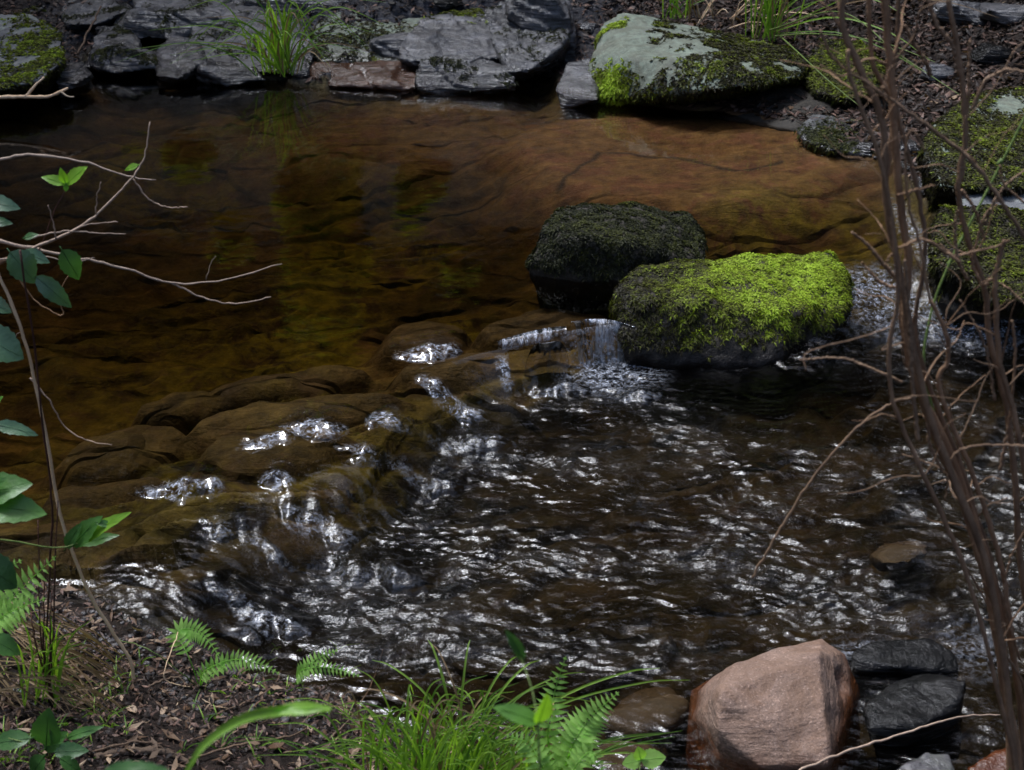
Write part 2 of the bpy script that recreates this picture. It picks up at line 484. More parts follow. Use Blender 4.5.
# ------------------------------------------------------------------ ground
def ground_material():
    t = NT("ground"); g = t.n("ShaderNodeNewGeometry").outputs["Position"]
    n1 = t.noise(g, 2.6, 8, .62, .5); n2 = t.noise(g, 16, 7, .66); n3 = t.noise(g, 90, 5, .6)
    st = t.noise(t.map(g, (1.2, 7, 9), (0, 0, R(20))), 2.2, 7, .65, .8)
    bed = t.ramp(n1, [(.28, (.020, .015, .008)), (.48, (.064, .045, .020)), (.68, (.13, .088, .040))])
    bed = t.mix(.55, bed, t.mix(1.0, bed, t.ramp(st, [(.32, .45), (.5, .95), (.72, 1.4)]), 'MULTIPLY'))
    bed = t.mix(.6, bed, t.mix(1.0, bed, t.ramp(n2, [(.33, .35), (.65, 1.5)]), 'MULTIPLY'))
    # split into long slabs: joints between them, each a little different
    wv = t.n("ShaderNodeVectorMath", operation='ADD'); t.set(wv.inputs[0], g)
    nv = t.n("ShaderNodeTexNoise"); t.set(nv.inputs["Vector"], g); nv.inputs["Scale"].default_value = 2.2; nv.inputs["Detail"].default_value = 3
    ns = t.n("ShaderNodeVectorMath", operation='SCALE'); t.set(ns.inputs[0], nv.outputs["Color"]); ns.inputs["Scale"].default_value = .30
    t.set(wv.inputs[1], ns.outputs[0])
    sm = t.map(wv.outputs[0], (1.1, 3.6, 1.5), (0, 0, R(-22)))
    ve = t.voro(sm, 1.0, 'DISTANCE_TO_EDGE'); vcn = t.n("ShaderNodeTexVoronoi"); t.set(vcn.inputs["Vector"], sm); vcn.inputs["Scale"].default_value = 1.0
    joint = t.ramp(ve, [(.0, 1.0), (.02, .7), (.06, 0.0)])
    cellv = t.ramp(vcn.outputs["Color"], [(.2, .45), (.8, 1.5)])
    bed = t.mix(.75, bed, t.mix(1.0, bed, cellv, 'MULTIPLY'))
    joint = t.math('MULTIPLY', joint, t.math('SUBTRACT', 1.0, t.math('MULTIPLY', t.attr('slab'), .75)))
    bed = t.mix(t.math('MULTIPLY', joint, .7), bed, (.008, .006, .004))
    sand = t.ramp(n2, [(.3, (.075, .032, .015)), (.55, (.15, .064, .030)), (.8, (.22, .105, .056))])
    sand = t.mix(.5, sand, t.mix(1.0, sand, t.ramp(st, [(.35, .45), (.65, 1.25)]), 'MULTIPLY'))
    bed = t.mix(t.attr("slab"), bed, sand)
    bed = t.mix(t.math('MULTIPLY', t.attr('dome'), .7), bed, t.ramp(n2, [(.3, (.024, .016, .008)), (.5, (.055, .036, .016)), (.75, (.10, .066, .03))]))
    al_refl = t.math('MULTIPLY', t.attr("algae_reflection"), t.ramp(t.noise(g, 7, 7, .7, .5), [(.40, 0.0), (.52, 1.0)]))  # green of reflected trees and of algae, painted into the bed colour
    bed = t.mix(t.math('MULTIPLY', al_refl, t.math('SUBTRACT', .9, t.math('MULTIPLY', t.attr('dome'), .72))), bed, t.ramp(n2, [(.3, (.05, .05, .006)), (.7, (.26, .235, .018))]))
    crk = t.attr("crack")
    bed = t.mix(t.math('MULTIPLY', crk, .85), bed, (.012, .009, .006))
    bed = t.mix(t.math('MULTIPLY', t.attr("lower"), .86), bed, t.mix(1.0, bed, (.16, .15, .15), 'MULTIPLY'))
    soil = t.ramp(n2, [(.3, (.006, .004, .003)), (.5, (.017, .011, .008)), (.72, (.042, .027, .021))])
    soil = t.mix(.5, soil, t.mix(1.0, soil, t.ramp(n3, [(.35, .3), (.65, 1.7)]), 'MULTIPLY'))
    sl_ = t.noise(t.map(g, (3, 9, 40), (.3, .1, R(15))), 1.3, 7, .65, .7)
    slate_c = t.ramp(sl_, [(.3, (.008, .008, .010)), (.5, (.032, .032, .038)), (.72, (.10, .10, .11))])
    soil = t.mix(t.attr("rocky"), soil, slate_c)
    c = t.mix(t.attr("bank"), bed, soil)
    wood = t.attr("wood")
    c = t.mix(wood, c, (.012, .012, .007))
    h = t.math('ADD', t.math('MULTIPLY', n2, .6), t.math('ADD', t.math('MULTIPLY', n3, .25), t.math('MULTIPLY', st, .7)))
    h = t.math('SUBTRACT', h, t.math('MULTIPLY', joint, 1.2))
    rough = t.ramp(n3, [(.35, .55), (.6, .95)])
    return t.done(t.principled(c, rough, .2, t.bump(h, .8, .03)))

gx = axis(-3.3, 3.3, .010, -90, 90, 26)
gy = axis(2.0, 9.6, .010, -40, 160, 28)
X, Y = np.meshgrid(gx, gy); X, Y = X.ravel(), Y.ravel()
Z, Dd, S, LX, Q, FR, SLAB, DOME = ground(X, Y)
PX, PY = px_plan(X, Y)
alg_refl = np.clip(patch(X, Y, 320, 235, 55, 85, .5) + .8 * patch(X, Y, 420, 185, 40, 26, .5) + .9 * patch(X, Y, 185, 152, 55, 18, .5)  # yellow-green tree reflections painted onto the bed, along with algae
              + .7 * patch(X, Y, 120, 128, 50, 20, .5) + .5 * patch(X, Y, 180, 290, 120, 50, .8) + .6 * patch(X, Y, 455, 268, 40, 20, .6)
              + .55 * patch(X, Y, 800, 210, 90, 30, .7) + .35 * patch(X, Y, 200, 400, 220, 60, .8) + .18, 0, 1)
crackline = [(560, 180), (600, 150), (640, 152), (690, 158), (720, 168), (750, 170), (780, 163)]
cl = np.array([(p.x, p.y) for p in (at(a, b, -.04) for a, b in crackline)])
dc, _ = poly_dist(X + .02 * noise2(X, Y, 9, 3), Y + .02 * noise2(X, Y, 9, 4), cl, False)
crack = np.exp(-(dc / .014) ** 2)
crack = np.clip(crack + .8 * sstep(.70, .86, FR) * sstep(1.0, .94, FR) * (1 - .8 * SLAB) * sstep(-.1, .25, fbm2(X, Y, 1.7, 2, 51)), 0, 1)
bankm = sstep(.04, -.06, Dd)
woodm = sstep(9.5, 12, Y) + sstep(4.5, 6, np.abs(X))
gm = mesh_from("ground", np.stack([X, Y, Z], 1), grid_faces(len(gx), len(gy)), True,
               {"rocky": np.clip(patch(X, Y, 330, 40, 300, 75, .25) + .0, 0, 1), "dome": DOME, "lower": sstep(0, .2, S), "algae_reflection": alg_refl, "crack": crack, "slab": np.clip(SLAB * .95, 0, 1), "bank": bankm, "wood": np.clip(woodm, 0, 1)})
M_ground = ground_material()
ground_o = tag(obj("ground", gm, M_ground), kind="structure")

# ------------------------------------------------------------------ water
# standing waves and small spills: seen place, half width (px), height, run towards the camera, run upstream, turn, foam
HUMPS = [(180, 512, 46, .085, .10, .06, .9), (312, 450, 36, .085, .10, -.12, .9), (268, 462, 27, .070, .09, .25, .9),
         (281, 497, 21, .070, .06, .2, .7), (219, 545, 18, .055, .05, 0, .8), (312, 524, 44, .095, .10, -.30, .8), 
         (262, 548, 34, .05, .06, -.5, .6), (262, 606, 46, .065, .06, -.45, .8), (225, 590, 26, .05, .05, -.2, .6),
         (428, 372, 34, .085, .09, .1, 1.0), (448, 398, 36, .08, .06, -.25, .8), (380, 436, 20, .07, .08, -.7, .8), (355, 470, 26, .06, .06, -.4, .5),
         (498, 372, 13, .06, .05, -.9, .9), (556, 376, 34, .07, .05, .0, .7), (640, 380, 26, .06, .05, 0, .5), 
         (240, 622, 22, .04, .04, 0, .4), (370, 560, 60, .08, .10, -.3, .3), (470, 430, 50, .08, .09, .1, .3), (420, 470, 40, .07, .08, -.2, .3),
         
         ]

def water_surface(x, y):
    lv, s, lx = level(x, y)
    rif = sstep(-.01, .22, s)
    damp = 1 - .40 * patch(x, y, 790, 395, 130, 40, .6, LOW) - .75 * patch(x, y, 60, 575, 140, 40, .5, LOW) - .5 * patch(x, y, 480, 690, 180, 25, .5, LOW)
    boost = 1 + .5 * patch(x, y, 380, 520, 160, 90, .8, LOW)
    amp = rif * np.clip(damp, .08, 1) * boost * (.74 + .62 * sstep(-.25, .30, fbm2(x * .6 + .2 * y, y * 1.3, 3.0, 3, 61)))
    amp = amp * (1 + .45 * patch(x, y, 880, 540, 220, 120, .7, LOW))
    amp = amp * (1 + .25 * patch(x, y, 985, 590, 70, 40, .7, LOW))
    amp = amp + .9 * patch(x, y, 535, 122, 26, 18, .5) + .3 * patch(x, y, 545, 148, 30, 10, .5) + .35 * patch(x, y, 870, 186, 55, 30, .7) + .9 * patch(x, y, 920, 235, 26, 45, .6)
    amp = amp + .9 * patch(x, y, 885, 315, 60, 30, .5, LOW) + 1.0 * patch(x, y, 975, 322, 60, 26, .5, LOW) + .12 * patch(x, y, 400, 130, 80, 12, .6) + .2 * patch(x, y, 700, 124, 60, 8, .6)
    wx = x + .06 * noise2(x, y, 4, 71); wy = y + .07 * noise2(x, y, 3.2, 72) + .02 * noise2(x, y, 9, 70)
    def aniso(fx, fy, turn, seed):
        c, k = math.cos(turn), math.sin(turn)
        return noise(np.stack([(wx * c + wy * k) * fx, (-wx * k + wy * c) * fy, np.full_like(x, .37 + seed) + wx * 1.3], 1), seed)
    a1 = aniso(5, 9, .10, 73); a2 = aniso(12, 25, -.16, 74); a3 = aniso(24, 50, .14, 75); a4 = aniso(32, 66, -.30, 76)
    h = .0075 * a1 + .0058 * a2 + .0036 * a3 + .0022 * a4
    z = lv + amp * h
    z = z + (1 - rif) * (.0007 * noise2(x * .6, y, 6, 77) + .00025 * noise2(x * .8, y, 22, 78))
    foam = np.zeros_like(x)
    wob = .030 * noise2(x, y, 11, 81) + .014 * noise2(x, y, 27, 83)
    rip = noise2(x + 1.2 * wob, y + 1.2 * wob, 30, 84)
    edge = noise2(x, .2 * y, 22, 85)
    zh = z - amp * h
    for (cx, cy_, hw, fr, bk, rot, fo) in HUMPS:
        c = at(cx, cy_, -.05); e = at(cx + hw, cy_, -.05); w = e.x - c.x
        dx = x - c.x; dy = y - c.y
        m = (np.abs(dx) < .5) & (np.abs(dy) < .5)
        if not m.any(): continue
        ht = .42 * fr
        if cy_ > 515 or cx > 520: fo *= .6
        cr, sr = math.cos(rot), math.sin(rot)
        u = (dx[m] * cr + dy[m] * sr + .7 * wob[m]) / w; v = -dx[m] * sr + dy[m] * cr + .8 * wob[m] - .35 * fr
        lat = np.clip(1 - np.abs(u) ** 1.7, 0, 1) ** .6
        frl = fr * (.15 + .85 * lat) * (.75 + .6 * edge[m])
        frl = np.maximum(frl, .15 * fr)
        dn = np.clip(1 + v / frl, 0, 1)
        pr = np.where(v > 0, np.exp(-(v / bk) ** 2), dn)
        inside = lat * np.where(v > 0, np.exp(-(v / .03) ** 2), np.clip(dn * 4, 0, 1))
        z[m] += frl * .42 * lat ** .5 * pr + inside * (.0011 * rip[m] + .20 * u * w) - inside * .85 * (amp * h)[m]
        inn = lat * np.where(v > 0, np.exp(-(v / .012) ** 2), np.clip(dn * 3, 0, 1))
        foam[m] = np.maximum(foam[m], 1.15 * fo * inn)
    foam = np.maximum(foam, .9 * patch(x, y, 612, 374, 40, 16, .7, LOW) * (s > 0))
    foam = np.maximum(foam, .75 * patch(x, y, 880, 318, 44, 18, .6, LOW)); foam = np.maximum(foam, .95 * patch(x, y, 972, 326, 55, 18, .6, LOW)); foam = np.maximum(foam, .7 * patch(x, y, 918, 240, 12, 34, .6))
    foam = np.maximum(foam, .0 * patch(x, y, 975, 580, 60, 26, .7, LOW)); foam = np.maximum(foam, .6 * patch(x, y, 880, 652, 40, 9, .6, LOW)); foam = np.maximum(foam, .3 * patch(x, y, 975, 650, 30, 24, .6, LOW))
    foam = np.maximum(foam, .05 * amp * rif * sstep(.1, .5, fbm2(x, y, 6, 3, 82)))
    return z, amp, foam

wxs = np.concatenate([np.arange(-4.6, -2.0, .02), np.arange(-2.0, 2.0, .0048), np.arange(2.0, 4.0, .015)])
wys = np.concatenate([np.arange(2.1, 2.5, .02), np.arange(2.5, 4.9, .0046), np.arange(4.9, 6.0, .0075), np.arange(6.0, 9.2, .016)])
WXg, WYg = np.meshgrid(wxs, wys); shp = WXg.shape; wx_, wy_ = WXg.ravel(), WYg.ravel()
WZ, WAMP, WFOAM = water_surface(wx_, wy_)

def water_material(volume=True, stretch=(1, 1, 1)):
    t = NT("water"); g = t.map(t.n("ShaderNodeNewGeometry").outputs["Position"], stretch)
    amp = t.attr("amp"); fo = t.attr("foam")
    n1 = t.noise(t.map(g, (.7, 1, 1)), 95, 3, .55); n2 = t.noise(g, 210, 2, .5); n0 = t.noise(t.map(g, (.6, 1, 1)), 28, 3, .5)
    hh = t.math('MULTIPLY', amp, t.math('ADD', t.math('MULTIPLY', n1, .45), t.math('MULTIPLY', n2, .1)))
    hh = t.math('ADD', hh, t.math('MULTIPLY', n0, .05))
    nb = t.bump(hh, .55, .010)
    fr = t.n("ShaderNodeFresnel"); fr.inputs[0].default_value = 1.38; t.set(fr.inputs[1], nb)
    gl = t.n("ShaderNodeBsdfGlossy"); t.set(gl.inputs["Roughness"], t.math("ADD", t.math("MULTIPLY", amp, .13, True), .04)); t.set(gl.inputs["Normal"], nb)
    gl.inputs["Color"].default_value = (1, 1, 1, 1)
    tr = t.n("ShaderNodeBsdfTransparent"); tr.inputs[0].default_value = (.95, .93, .90, 1)
    mx = t.n("ShaderNodeMixShader"); t.t.links.new(fr.outputs[0], mx.inputs[0]); t.t.links.new(tr.outputs[0], mx.inputs[1]); t.t.links.new(gl.outputs[0], mx.inputs[2])
    # aerated water: thin pale threads and swirls
    sw = t.noise(t.map(g, (1, 1.6, 1.6)), 30, 4, .6, 1.6)
    th = t.math('SUBTRACT', 1.0, t.math('MULTIPLY', t.math('ABSOLUTE', t.math('SUBTRACT', sw, .5)), 7.0), True)
    blot = t.ramp(t.noise(g, 22, 4, .6, .8), [(.48, 0.0), (.66, 1.0)])
    fine = t.ramp(t.noise(g, 60, 3, .6, .8), [(.42, .0), (.62, 1.0)])
    pat = t.math('MAXIMUM', t.math('MULTIPLY', t.math('POWER', th, 3.0), .9), t.math('MULTIPLY', blot, .6))
    ff = t.math('MULTIPLY', t.math('MULTIPLY', t.math('MULTIPLY', fo, pat), fine), .9, True)
    fm = t.principled((.72, .76, .86), .25, .5, nb)
    m2 = t.n("ShaderNodeMixShader"); t.t.links.new(ff, m2.inputs[0]); t.t.links.new(mx.outputs[0], m2.inputs[1]); t.t.links.new(fm, m2.inputs[2])
    vol = None
    if volume:
        va = t.n("ShaderNodeVolumeAbsorption"); va.inputs[0].default_value = (.58, .46, .24, 1); va.inputs[1].default_value = 3.6
        vol = va.outputs[0]
    return t.done(m2.outputs[0], vol)

M_water = water_material()
ny, nx = shp
top = np.stack([wx_, wy_, WZ], 1)
bm_ = top.copy(); bm_[:, 2] = -1.6
# closed body: the top sheet, a floor far below the bed, four sides
ring = np.concatenate([np.arange(nx), np.arange(1, ny) * nx + nx - 1, (ny - 1) * nx + np.arange(nx - 2, -1, -1), np.arange(ny - 2, 0, -1) * nx])
floor_v = bm_[ring]; nb0 = len(top)
r2 = np.roll(np.arange(len(ring)), -1)
side = np.stack([ring[np.arange(len(ring))], nb0 + np.arange(len(ring)), nb0 + r2, ring[r2]], 1)
cidx = nb0 + len(ring)
cen = np.array([[0, 5.5, -1.6]])
k = len(ring)
fan = [(cidx, nb0 + (i + 1) % k, nb0 + i) for i in range(k)]
fan_q = np.array([(cidx, nb0 + (i + 2) % k, nb0 + (i + 1) % k, nb0 + i) for i in range(0, k - k % 2, 2)] +
                 ([(cidx, nb0, nb0 + k - 1, nb0 + k - 1)] if k % 2 else []))
if k % 2: fan_q = fan_q[:-1]
F = np.concatenate([grid_faces(nx, ny), side, fan_q])
za = np.zeros(k + 1)
wm = mesh_from("water", np.concatenate([top, floor_v, cen]), F, True, {"amp": np.concatenate([np.clip(WAMP, 0, 1.5), za]), "foam": np.concatenate([WFOAM, za])})
tag(obj("water", wm, M_water), kind="structure")

# ------------------------------------------------------------------ the wood on the slopes round the stream
def leafy_mass(name, clumps, n, size, m, kind=None, label=None, cat=None):
    cl = np.array([c[:3] for c in clumps]); rr = np.array([c[3] for c in clumps])
    w = rr ** 2; idx = rng.choice(len(cl), n, p=w / w.sum())
    d = rng.normal(size=(n, 3)); d /= np.linalg.norm(d, axis=1)[:, None]
    p = cl[idx] + d * (rr[idx] * rng.uniform(.25, 1.0, n) ** .5)[:, None] * np.array([1, 1, .8])
    a = rng.normal(size=(n, 3)); a /= np.linalg.norm(a, axis=1)[:, None]
    b = np.cross(a, rng.normal(size=(n, 3))); b /= np.linalg.norm(b, axis=1)[:, None]
    s = size * rng.uniform(.6, 1.3, n)[:, None]
    v = np.stack([p - a * s, p - b * s * .45, p + a * s, p + b * s * .45], 1).reshape(-1, 3)
    f = np.arange(n * 4).reshape(n, 4)
    me = mesh_from(name, v, f, False, {"tint": np.repeat(rng.uniform(0, 1, n), 4)})
    return tag(obj(name, me, m), label, cat, None, kind)

M_wood = leaf_mat("woodland_leaves", (.012, .022, .008), (.05, .075, .02), .6, .25, .25)
M_lightwood = leaf_mat("young_leaves", (.24, .28, .025), (.42, .45, .05), .5, .5, .3)
LIGHT = [(-1.30, 10.5, 1.35, .27), (-1.37, 10.5, 1.7, .31), (-1.32, 10.5, 2.1, .31), (-1.40, 10.5, 2.5, .27), (-.63, 10.5, 1.55, .17), (-.72, 10.5, 1.75, .10), (-2.25, 10.5, 1.35, .17),
         (-2.6, 10.5, 1.2, .13), (-.36, 10.5, 2.2, .13), (-2.0, 10.5, 2.0, .14)]
leafy_mass("young_wood", LIGHT, 13000, .065, M_lightwood, "stuff")
cl = []
for i in range(560):
    an = random.uniform(-110, 110); rad = random.uniform(8.0, 17.0)
    x = rad * math.sin(R(an)) * 1.0; y = 5.0 + rad * math.cos(R(an))
    if abs(an) < 110 and y < 10.5 and abs(x) < 6.5: continue
    gz = .5 * max(y - 9, 0) + .42 * max(abs(x) - 4.2, 0)
    hmax = 12.5 if abs(an) < 110 else 7.0
    zc = gz + random.uniform(0, 1) ** .8 * hmax; rc = random.uniform(.8, 1.7)
    if any(np.linalg.norm(np.cross(np.array([x, y, zc]) - np.array(q[:3]), dv)) < rc + q[3] * .8 and (np.array([x, y, zc]) - np.array(q[:3])) @ dv > -.5
           for q in LIGHT for dv in (np.array(sdir), np.array([0, -.93, -.36]))): continue
    cl.append((x, y, zc, rc))
leafy_mass("woodland", cl, 100000, .26, M_wood, "stuff")

# ------------------------------------------------------------------ rocks
def remeshed(pts, voxel, smooth, sm_f=.5):
    bm = bmesh.new()
    for p in pts: bm.verts.new(p)
    r = bmesh.ops.convex_hull(bm, input=list(bm.verts))
    bmesh.ops.delete(bm, geom=[v for v in bm.verts if not v.link_faces], context='VERTS')
    bmesh.ops.recalc_face_normals(bm, faces=list(bm.faces))
    me = bpy.data.meshes.new("tmp"); bm.to_mesh(me); bm.free()
    o = bpy.data.objects.new("tmp", me); col.objects.link(o)
    m = o.modifiers.new("r", 'REMESH'); m.mode = 'VOXEL'; m.voxel_size = voxel
    if smooth:
        m = o.modifiers.new("s", 'SMOOTH'); m.iterations = smooth; m.factor = sm_f
    ev = o.evaluated_get(bpy.context.evaluated_depsgraph_get())
    m2 = bpy.data.meshes.new_from_object(ev)
    bpy.data.objects.remove(o); bpy.data.meshes.remove(me)
    return m2

def co_no(me):
    n = len(me.vertices); c = np.empty(n * 3, np.float32); me.vertices.foreach_get("co", c)
    q = np.empty(n * 3, np.float32); me.vertices.foreach_get("normal", q)
    return c.reshape(-1, 3).astype(float), q.reshape(-1, 3).astype(float)

def rock(name, pts, m, label=None, cat="rock", group=None, voxel=.012, smooth=3, amp=.02, scale=5.0, fine=.004, strata=0.0, sfreq=28, sdir=(.25, .1, 1), seed=1, fn=None, kind=None, parent=None):
    pts = [Vector(p) for p in pts]
    me = remeshed(pts, voxel, smooth)
    c, n = co_no(me)
    d = amp * fbm(c * scale + seed * 7.3, 4, seed) + fine * fbm(c * 34, 3, seed + 5)
    if strata:
        sd = np.array(sdir, float); sd /= np.linalg.norm(sd)
        q = (c @ sd) * sfreq + .9 * fbm(c * 3.5, 3, seed + 9)
        fr = q - np.floor(q); hr = noise(np.stack([np.floor(q) * 3.7, np.zeros_like(q), np.full_like(q, seed)], 1) + .31, 3)
        d = d + strata * ((fr - .5) * .5 - .8 * sstep(.82, 1.0, fr) + hr * 1.0) * (1 - .3 * np.abs(n @ sd))
    c = c + n * d[:, None]
    if fn: c = fn(c, n)
    o0 = Vector((float(c[:, 0].mean()), float(c[:, 1].mean()), float(c[:, 2].min())))
    base = parent.location if parent else o0
    me.vertices.foreach_set("co", (c - np.array(base)).astype(np.float32).ravel()); me.update()
    me.polygons.foreach_set("use_smooth", np.full(len(me.polygons), True))
    me.name = name
    return tag(obj(name, me, m, parent, None if parent else base), label, None if parent else cat, group, kind)

def surface_samples(o, n):
    me = o.data; me.calc_loop_triangles()
    k = len(me.loop_triangles); t = np.empty(k * 3, np.int32); me.loop_triangles.foreach_get("vertices", t); t = t.reshape(-1, 3)
    c, nn = co_no(me)
    a, b, d = c[t[:, 0]], c[t[:, 1]], c[t[:, 2]]
    ar = np.linalg.norm(np.cross(b - a, d - a), axis=1)
    i = rng.choice(k, n, p=ar / ar.sum())
    u, v = rng.random((2, n)); fl = u + v > 1; u[fl], v[fl] = 1 - u[fl], 1 - v[fl]
    p = a[i] + (b[i] - a[i]) * u[:, None] + (d[i] - a[i]) * v[:, None]
    nr = nn[t[i]].mean(1); nr /= np.linalg.norm(nr, axis=1)[:, None] + 1e-9
    base = np.array(o.location if not o.parent else o.parent.location)
    return p, nr, p + base

def moss(o, n, accept, m, length=.013, width=.0035, blades=5, tintf=None, droop=.35, parent=None, seed=3):
    p, nr, wp = surface_samples(o, n)
    keep = rng.random(n) < accept(wp, nr)
    p, nr, wp = p[keep], nr[keep], wp[keep]; n = len(p)
    clump = noise(wp * 26, seed); 
    tint = np.clip((tintf(wp, nr) if tintf else .5) + .28 * clump + rng.normal(0, .13, n), 0, 1)
    lift = .010 * np.clip(clump + .2, -.3, 1)
    V, T = [], []
    for bld in range(blades):
        d = rng.normal(size=(n, 3)); d -= (d * nr).sum(1)[:, None] * nr; d /= np.linalg.norm(d, axis=1)[:, None]
        up = nr * rng.uniform(.25, 1.1, n)[:, None]
        dr = d + up; dr /= np.linalg.norm(dr, axis=1)[:, None]
        L = (length * rng.uniform(.6, 1.35, n))[:, None]
        s = np.cross(dr, nr); s /= np.linalg.norm(s, axis=1)[:, None] + 1e-9
        w = width * rng.uniform(.7, 1.3, n)[:, None]
        b0 = p + nr * (lift - .002)[:, None]
        mid = b0 + dr * L * .55
        tip = b0 + dr * L + np.array([0, 0, -1]) * L * droop + d * L * .2
        V.append(np.stack([b0, mid - s * w, tip, mid + s * w], 1)); T.append(np.repeat(np.clip(tint + rng.normal(0, .07, n), 0, 1)[:, None], 4, 1))
    v = np.concatenate(V).reshape(-1, 3); tt = np.concatenate(T).ravel()
    f = np.arange(len(v)).reshape(-1, 4)
    me = mesh_from("moss", v, f, False, {"tint": tt})
    return tag(obj("moss", me, m, parent or o), kind="stuff")

def moss_mat(name, stops, trans=.3):
    t = NT(name); a = t.attr("tint")
    c = t.ramp(a, stops)
    p = t.principled(c, .6, .25)
    tr = t.n("ShaderNodeBsdfTranslucent"); t.set(tr.inputs[0], t.mix(1.0, c, (1.4, 1.5, .8), 'MULTIPLY'))
    mx = t.n("ShaderNodeMixShader"); mx.inputs[0].default_value = trans
    t.t.links.new(p, mx.inputs[1]); t.t.links.new(tr.outputs[0], mx.inputs[2])
    return t.done(mx.outputs[0])

M_moss = moss_mat("green_moss", [(0.0, (.012, .009, .005)), (.25, (.040, .038, .010)), (.5, (.12, .14, .014)), (.75, (.25, .34, .022)), (1.0, (.39, .53, .045))])
M_moss_dark = moss_mat("dark_moss", [(0.0, (.008, .008, .005)), (.45, (.025, .028, .009)), (.75, (.065, .07, .016)), (1.0, (.13, .14, .025))])
M_mossrock = rock_mat("wet_mossy_stone", (.012, .011, .009), (.035, .03, .024), (.07, .065, .058), None, wet=-.09, bump=.9, wet_col=(.22, .2, .2), spec=.2)
M_slate = rock_mat("slate", (.016, .016, .020), (.058, .059, .067), (.19, .185, .195), None, speck=.35, strata=1.0, rough=.40, wet=.03, bump=1.0, spec=.7)
M_slate_wet = rock_mat("wet_slate", (.010, .010, .013), (.038, .039, .045), (.14, .14, .155), None, speck=.25, strata=1.0, rough=.30, wet=.06, bump=1.2, spec=1.0)
M_green = rock_mat("lichened_stone", (.05, .052, .05), (.11, .115, .105), (.20, .205, .19), (.195, .235, .180), .92, speck=.3, strata=.35, rough=.85, wet=.06, bump=.6)
M_grey = rock_mat("grey_stone", (.05, .052, .056), (.12, .122, .13), (.24, .24, .25), (.26, .29, .25), .35, strata=.6, rough=.7, wet=.03, bump=.7)
M_red = rock_mat("red_sandstone", (.100, .062, .043), (.210, .136, .102), (.33, .23, .18), None, speck=.5, strata=.35, rough=.75, wet=-.06, wet_col=(.42, .22, .10), bump=.9, tilt=(.1, -.1, 0))
M_rust = rock_mat("rusty_stone", (.04, .018, .009), (.10, .040, .018), (.17, .07, .03), None, rough=.4, wet=.2, wet_col=(.7, .5, .35))
M_black = rock_mat("black_wet_stone", (.003, .003, .003), (.008, .008, .008), (.022, .021, .021), None, strata=.8, rough=.16, wet=.25, wet_col=(.8, .8, .8), bump=.9, spec=.22)
M_bedstone = rock_mat("brown_bed_stone", (.016, .012, .007), (.050, .034, .017), (.10, .066, .032), None, strata=.3, rough=.8, bump=.6, spec=.2, speck=.25, crack=.5)
M_rustled = rock_mat("brown_ledge_stone", (.03, .016, .010), (.075, .040, .026), (.15, .09, .065), None, strata=.5, rough=.35, wet=.1, wet_col=(.7, .6, .5), bump=1.0)

# the bright mossy rock in the middle of the stream
pts = [P(612, 292, 4.86), P(622, 345, 4.70), P(660, 364, 4.68), P(760, 368, 4.68), P(822, 350, 4.80), P(850, 306, 4.95), P(852, 290, 5.15),
       P(640, 266, 5.02), P(700, 268, 5.16), P(760, 258, 5.20), P(835, 252, 5.20), P(848, 275, 5.10), P(650, 300, 4.78), P(720, 318, 4.76), P(800, 312, 4.82),
       P(640, 420, 4.75), P(820, 410, 4.85), P(840, 390, 5.25), P(630, 390, 5.2)]
mr = rock("mossy_rock", pts, M_mossrock, "big rock thickly covered in bright yellow-green moss in mid-stream", "rock", amp=.03, scale=7, voxel=.011, smooth=4, seed=2)
ptop = at(760, 300, 0)
def main_moss(w, n):
    px, py = px_plan(w[:, 0], w[:, 1], w[:, 2])
    hz = w[:, 2] + .05 * fbm(w * 9, 3, 8)
    bald = 1 - .75 * np.exp(-((px - 745) / 60) ** 2 - ((py - 335) / 22) ** 2)
    return sstep(-.075, -.035, hz) * bald * sstep(-.45, .1, n[:, 2] + .3)
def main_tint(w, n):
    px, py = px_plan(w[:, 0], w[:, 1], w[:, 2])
    dapple = np.exp(-((px - 775) / 95) ** 2 - ((py - 278) / 48) ** 2)  # dappled sunlight at the upper right, painted as brighter moss
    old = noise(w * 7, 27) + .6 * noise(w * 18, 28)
    return .10 + .30 * sstep(-.1, .9, n[:, 2]) * sstep(615, 760, px + 30 * clamp_noise(w)) + .34 * dapple - .12 * sstep(325, 355, py) + .16 * old  # left and lower front painted darker: shade as well as brown moss
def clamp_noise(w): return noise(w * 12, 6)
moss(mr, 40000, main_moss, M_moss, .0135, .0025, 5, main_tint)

# the dark mossy rock behind it
pts = [P(528, 262, 5.20), P(545, 225, 5.28), P(560, 208, 5.45), P(640, 205, 5.55), P(688, 213, 5.5), P(704, 240, 5.38), P(690, 262, 5.3), P(575, 238, 5.17), P(650, 248, 5.2),
       P(600, 285, 5.12), P(560, 276, 5.12), P(700, 270, 5.2), P(540, 330, 5.2), P(700, 320, 5.3), P(690, 260, 5.7), P(570, 250, 5.7)]
dr_ = rock("mossy_rock", pts, M_mossrock, "dark rock under dull olive moss, behind the bright mossy one", "rock", amp=.035, scale=6, smooth=3, seed=4)
moss(dr_, 16000, lambda w, n: sstep(.0, .05, w[:, 2] + .04 * noise(w * 10, 4)) * sstep(-.5, .0, n[:, 2] + .25) * sstep(-.75, -.2, noise(w * 8, 15) + (w[:, 0] - at(545, 240, .1).x) * 4), M_moss_dark, .013, .003, 5,
     lambda w, n: .16 + .26 * sstep(.4, 1, n[:, 2]) + .2 * noise(w * 8, 29))

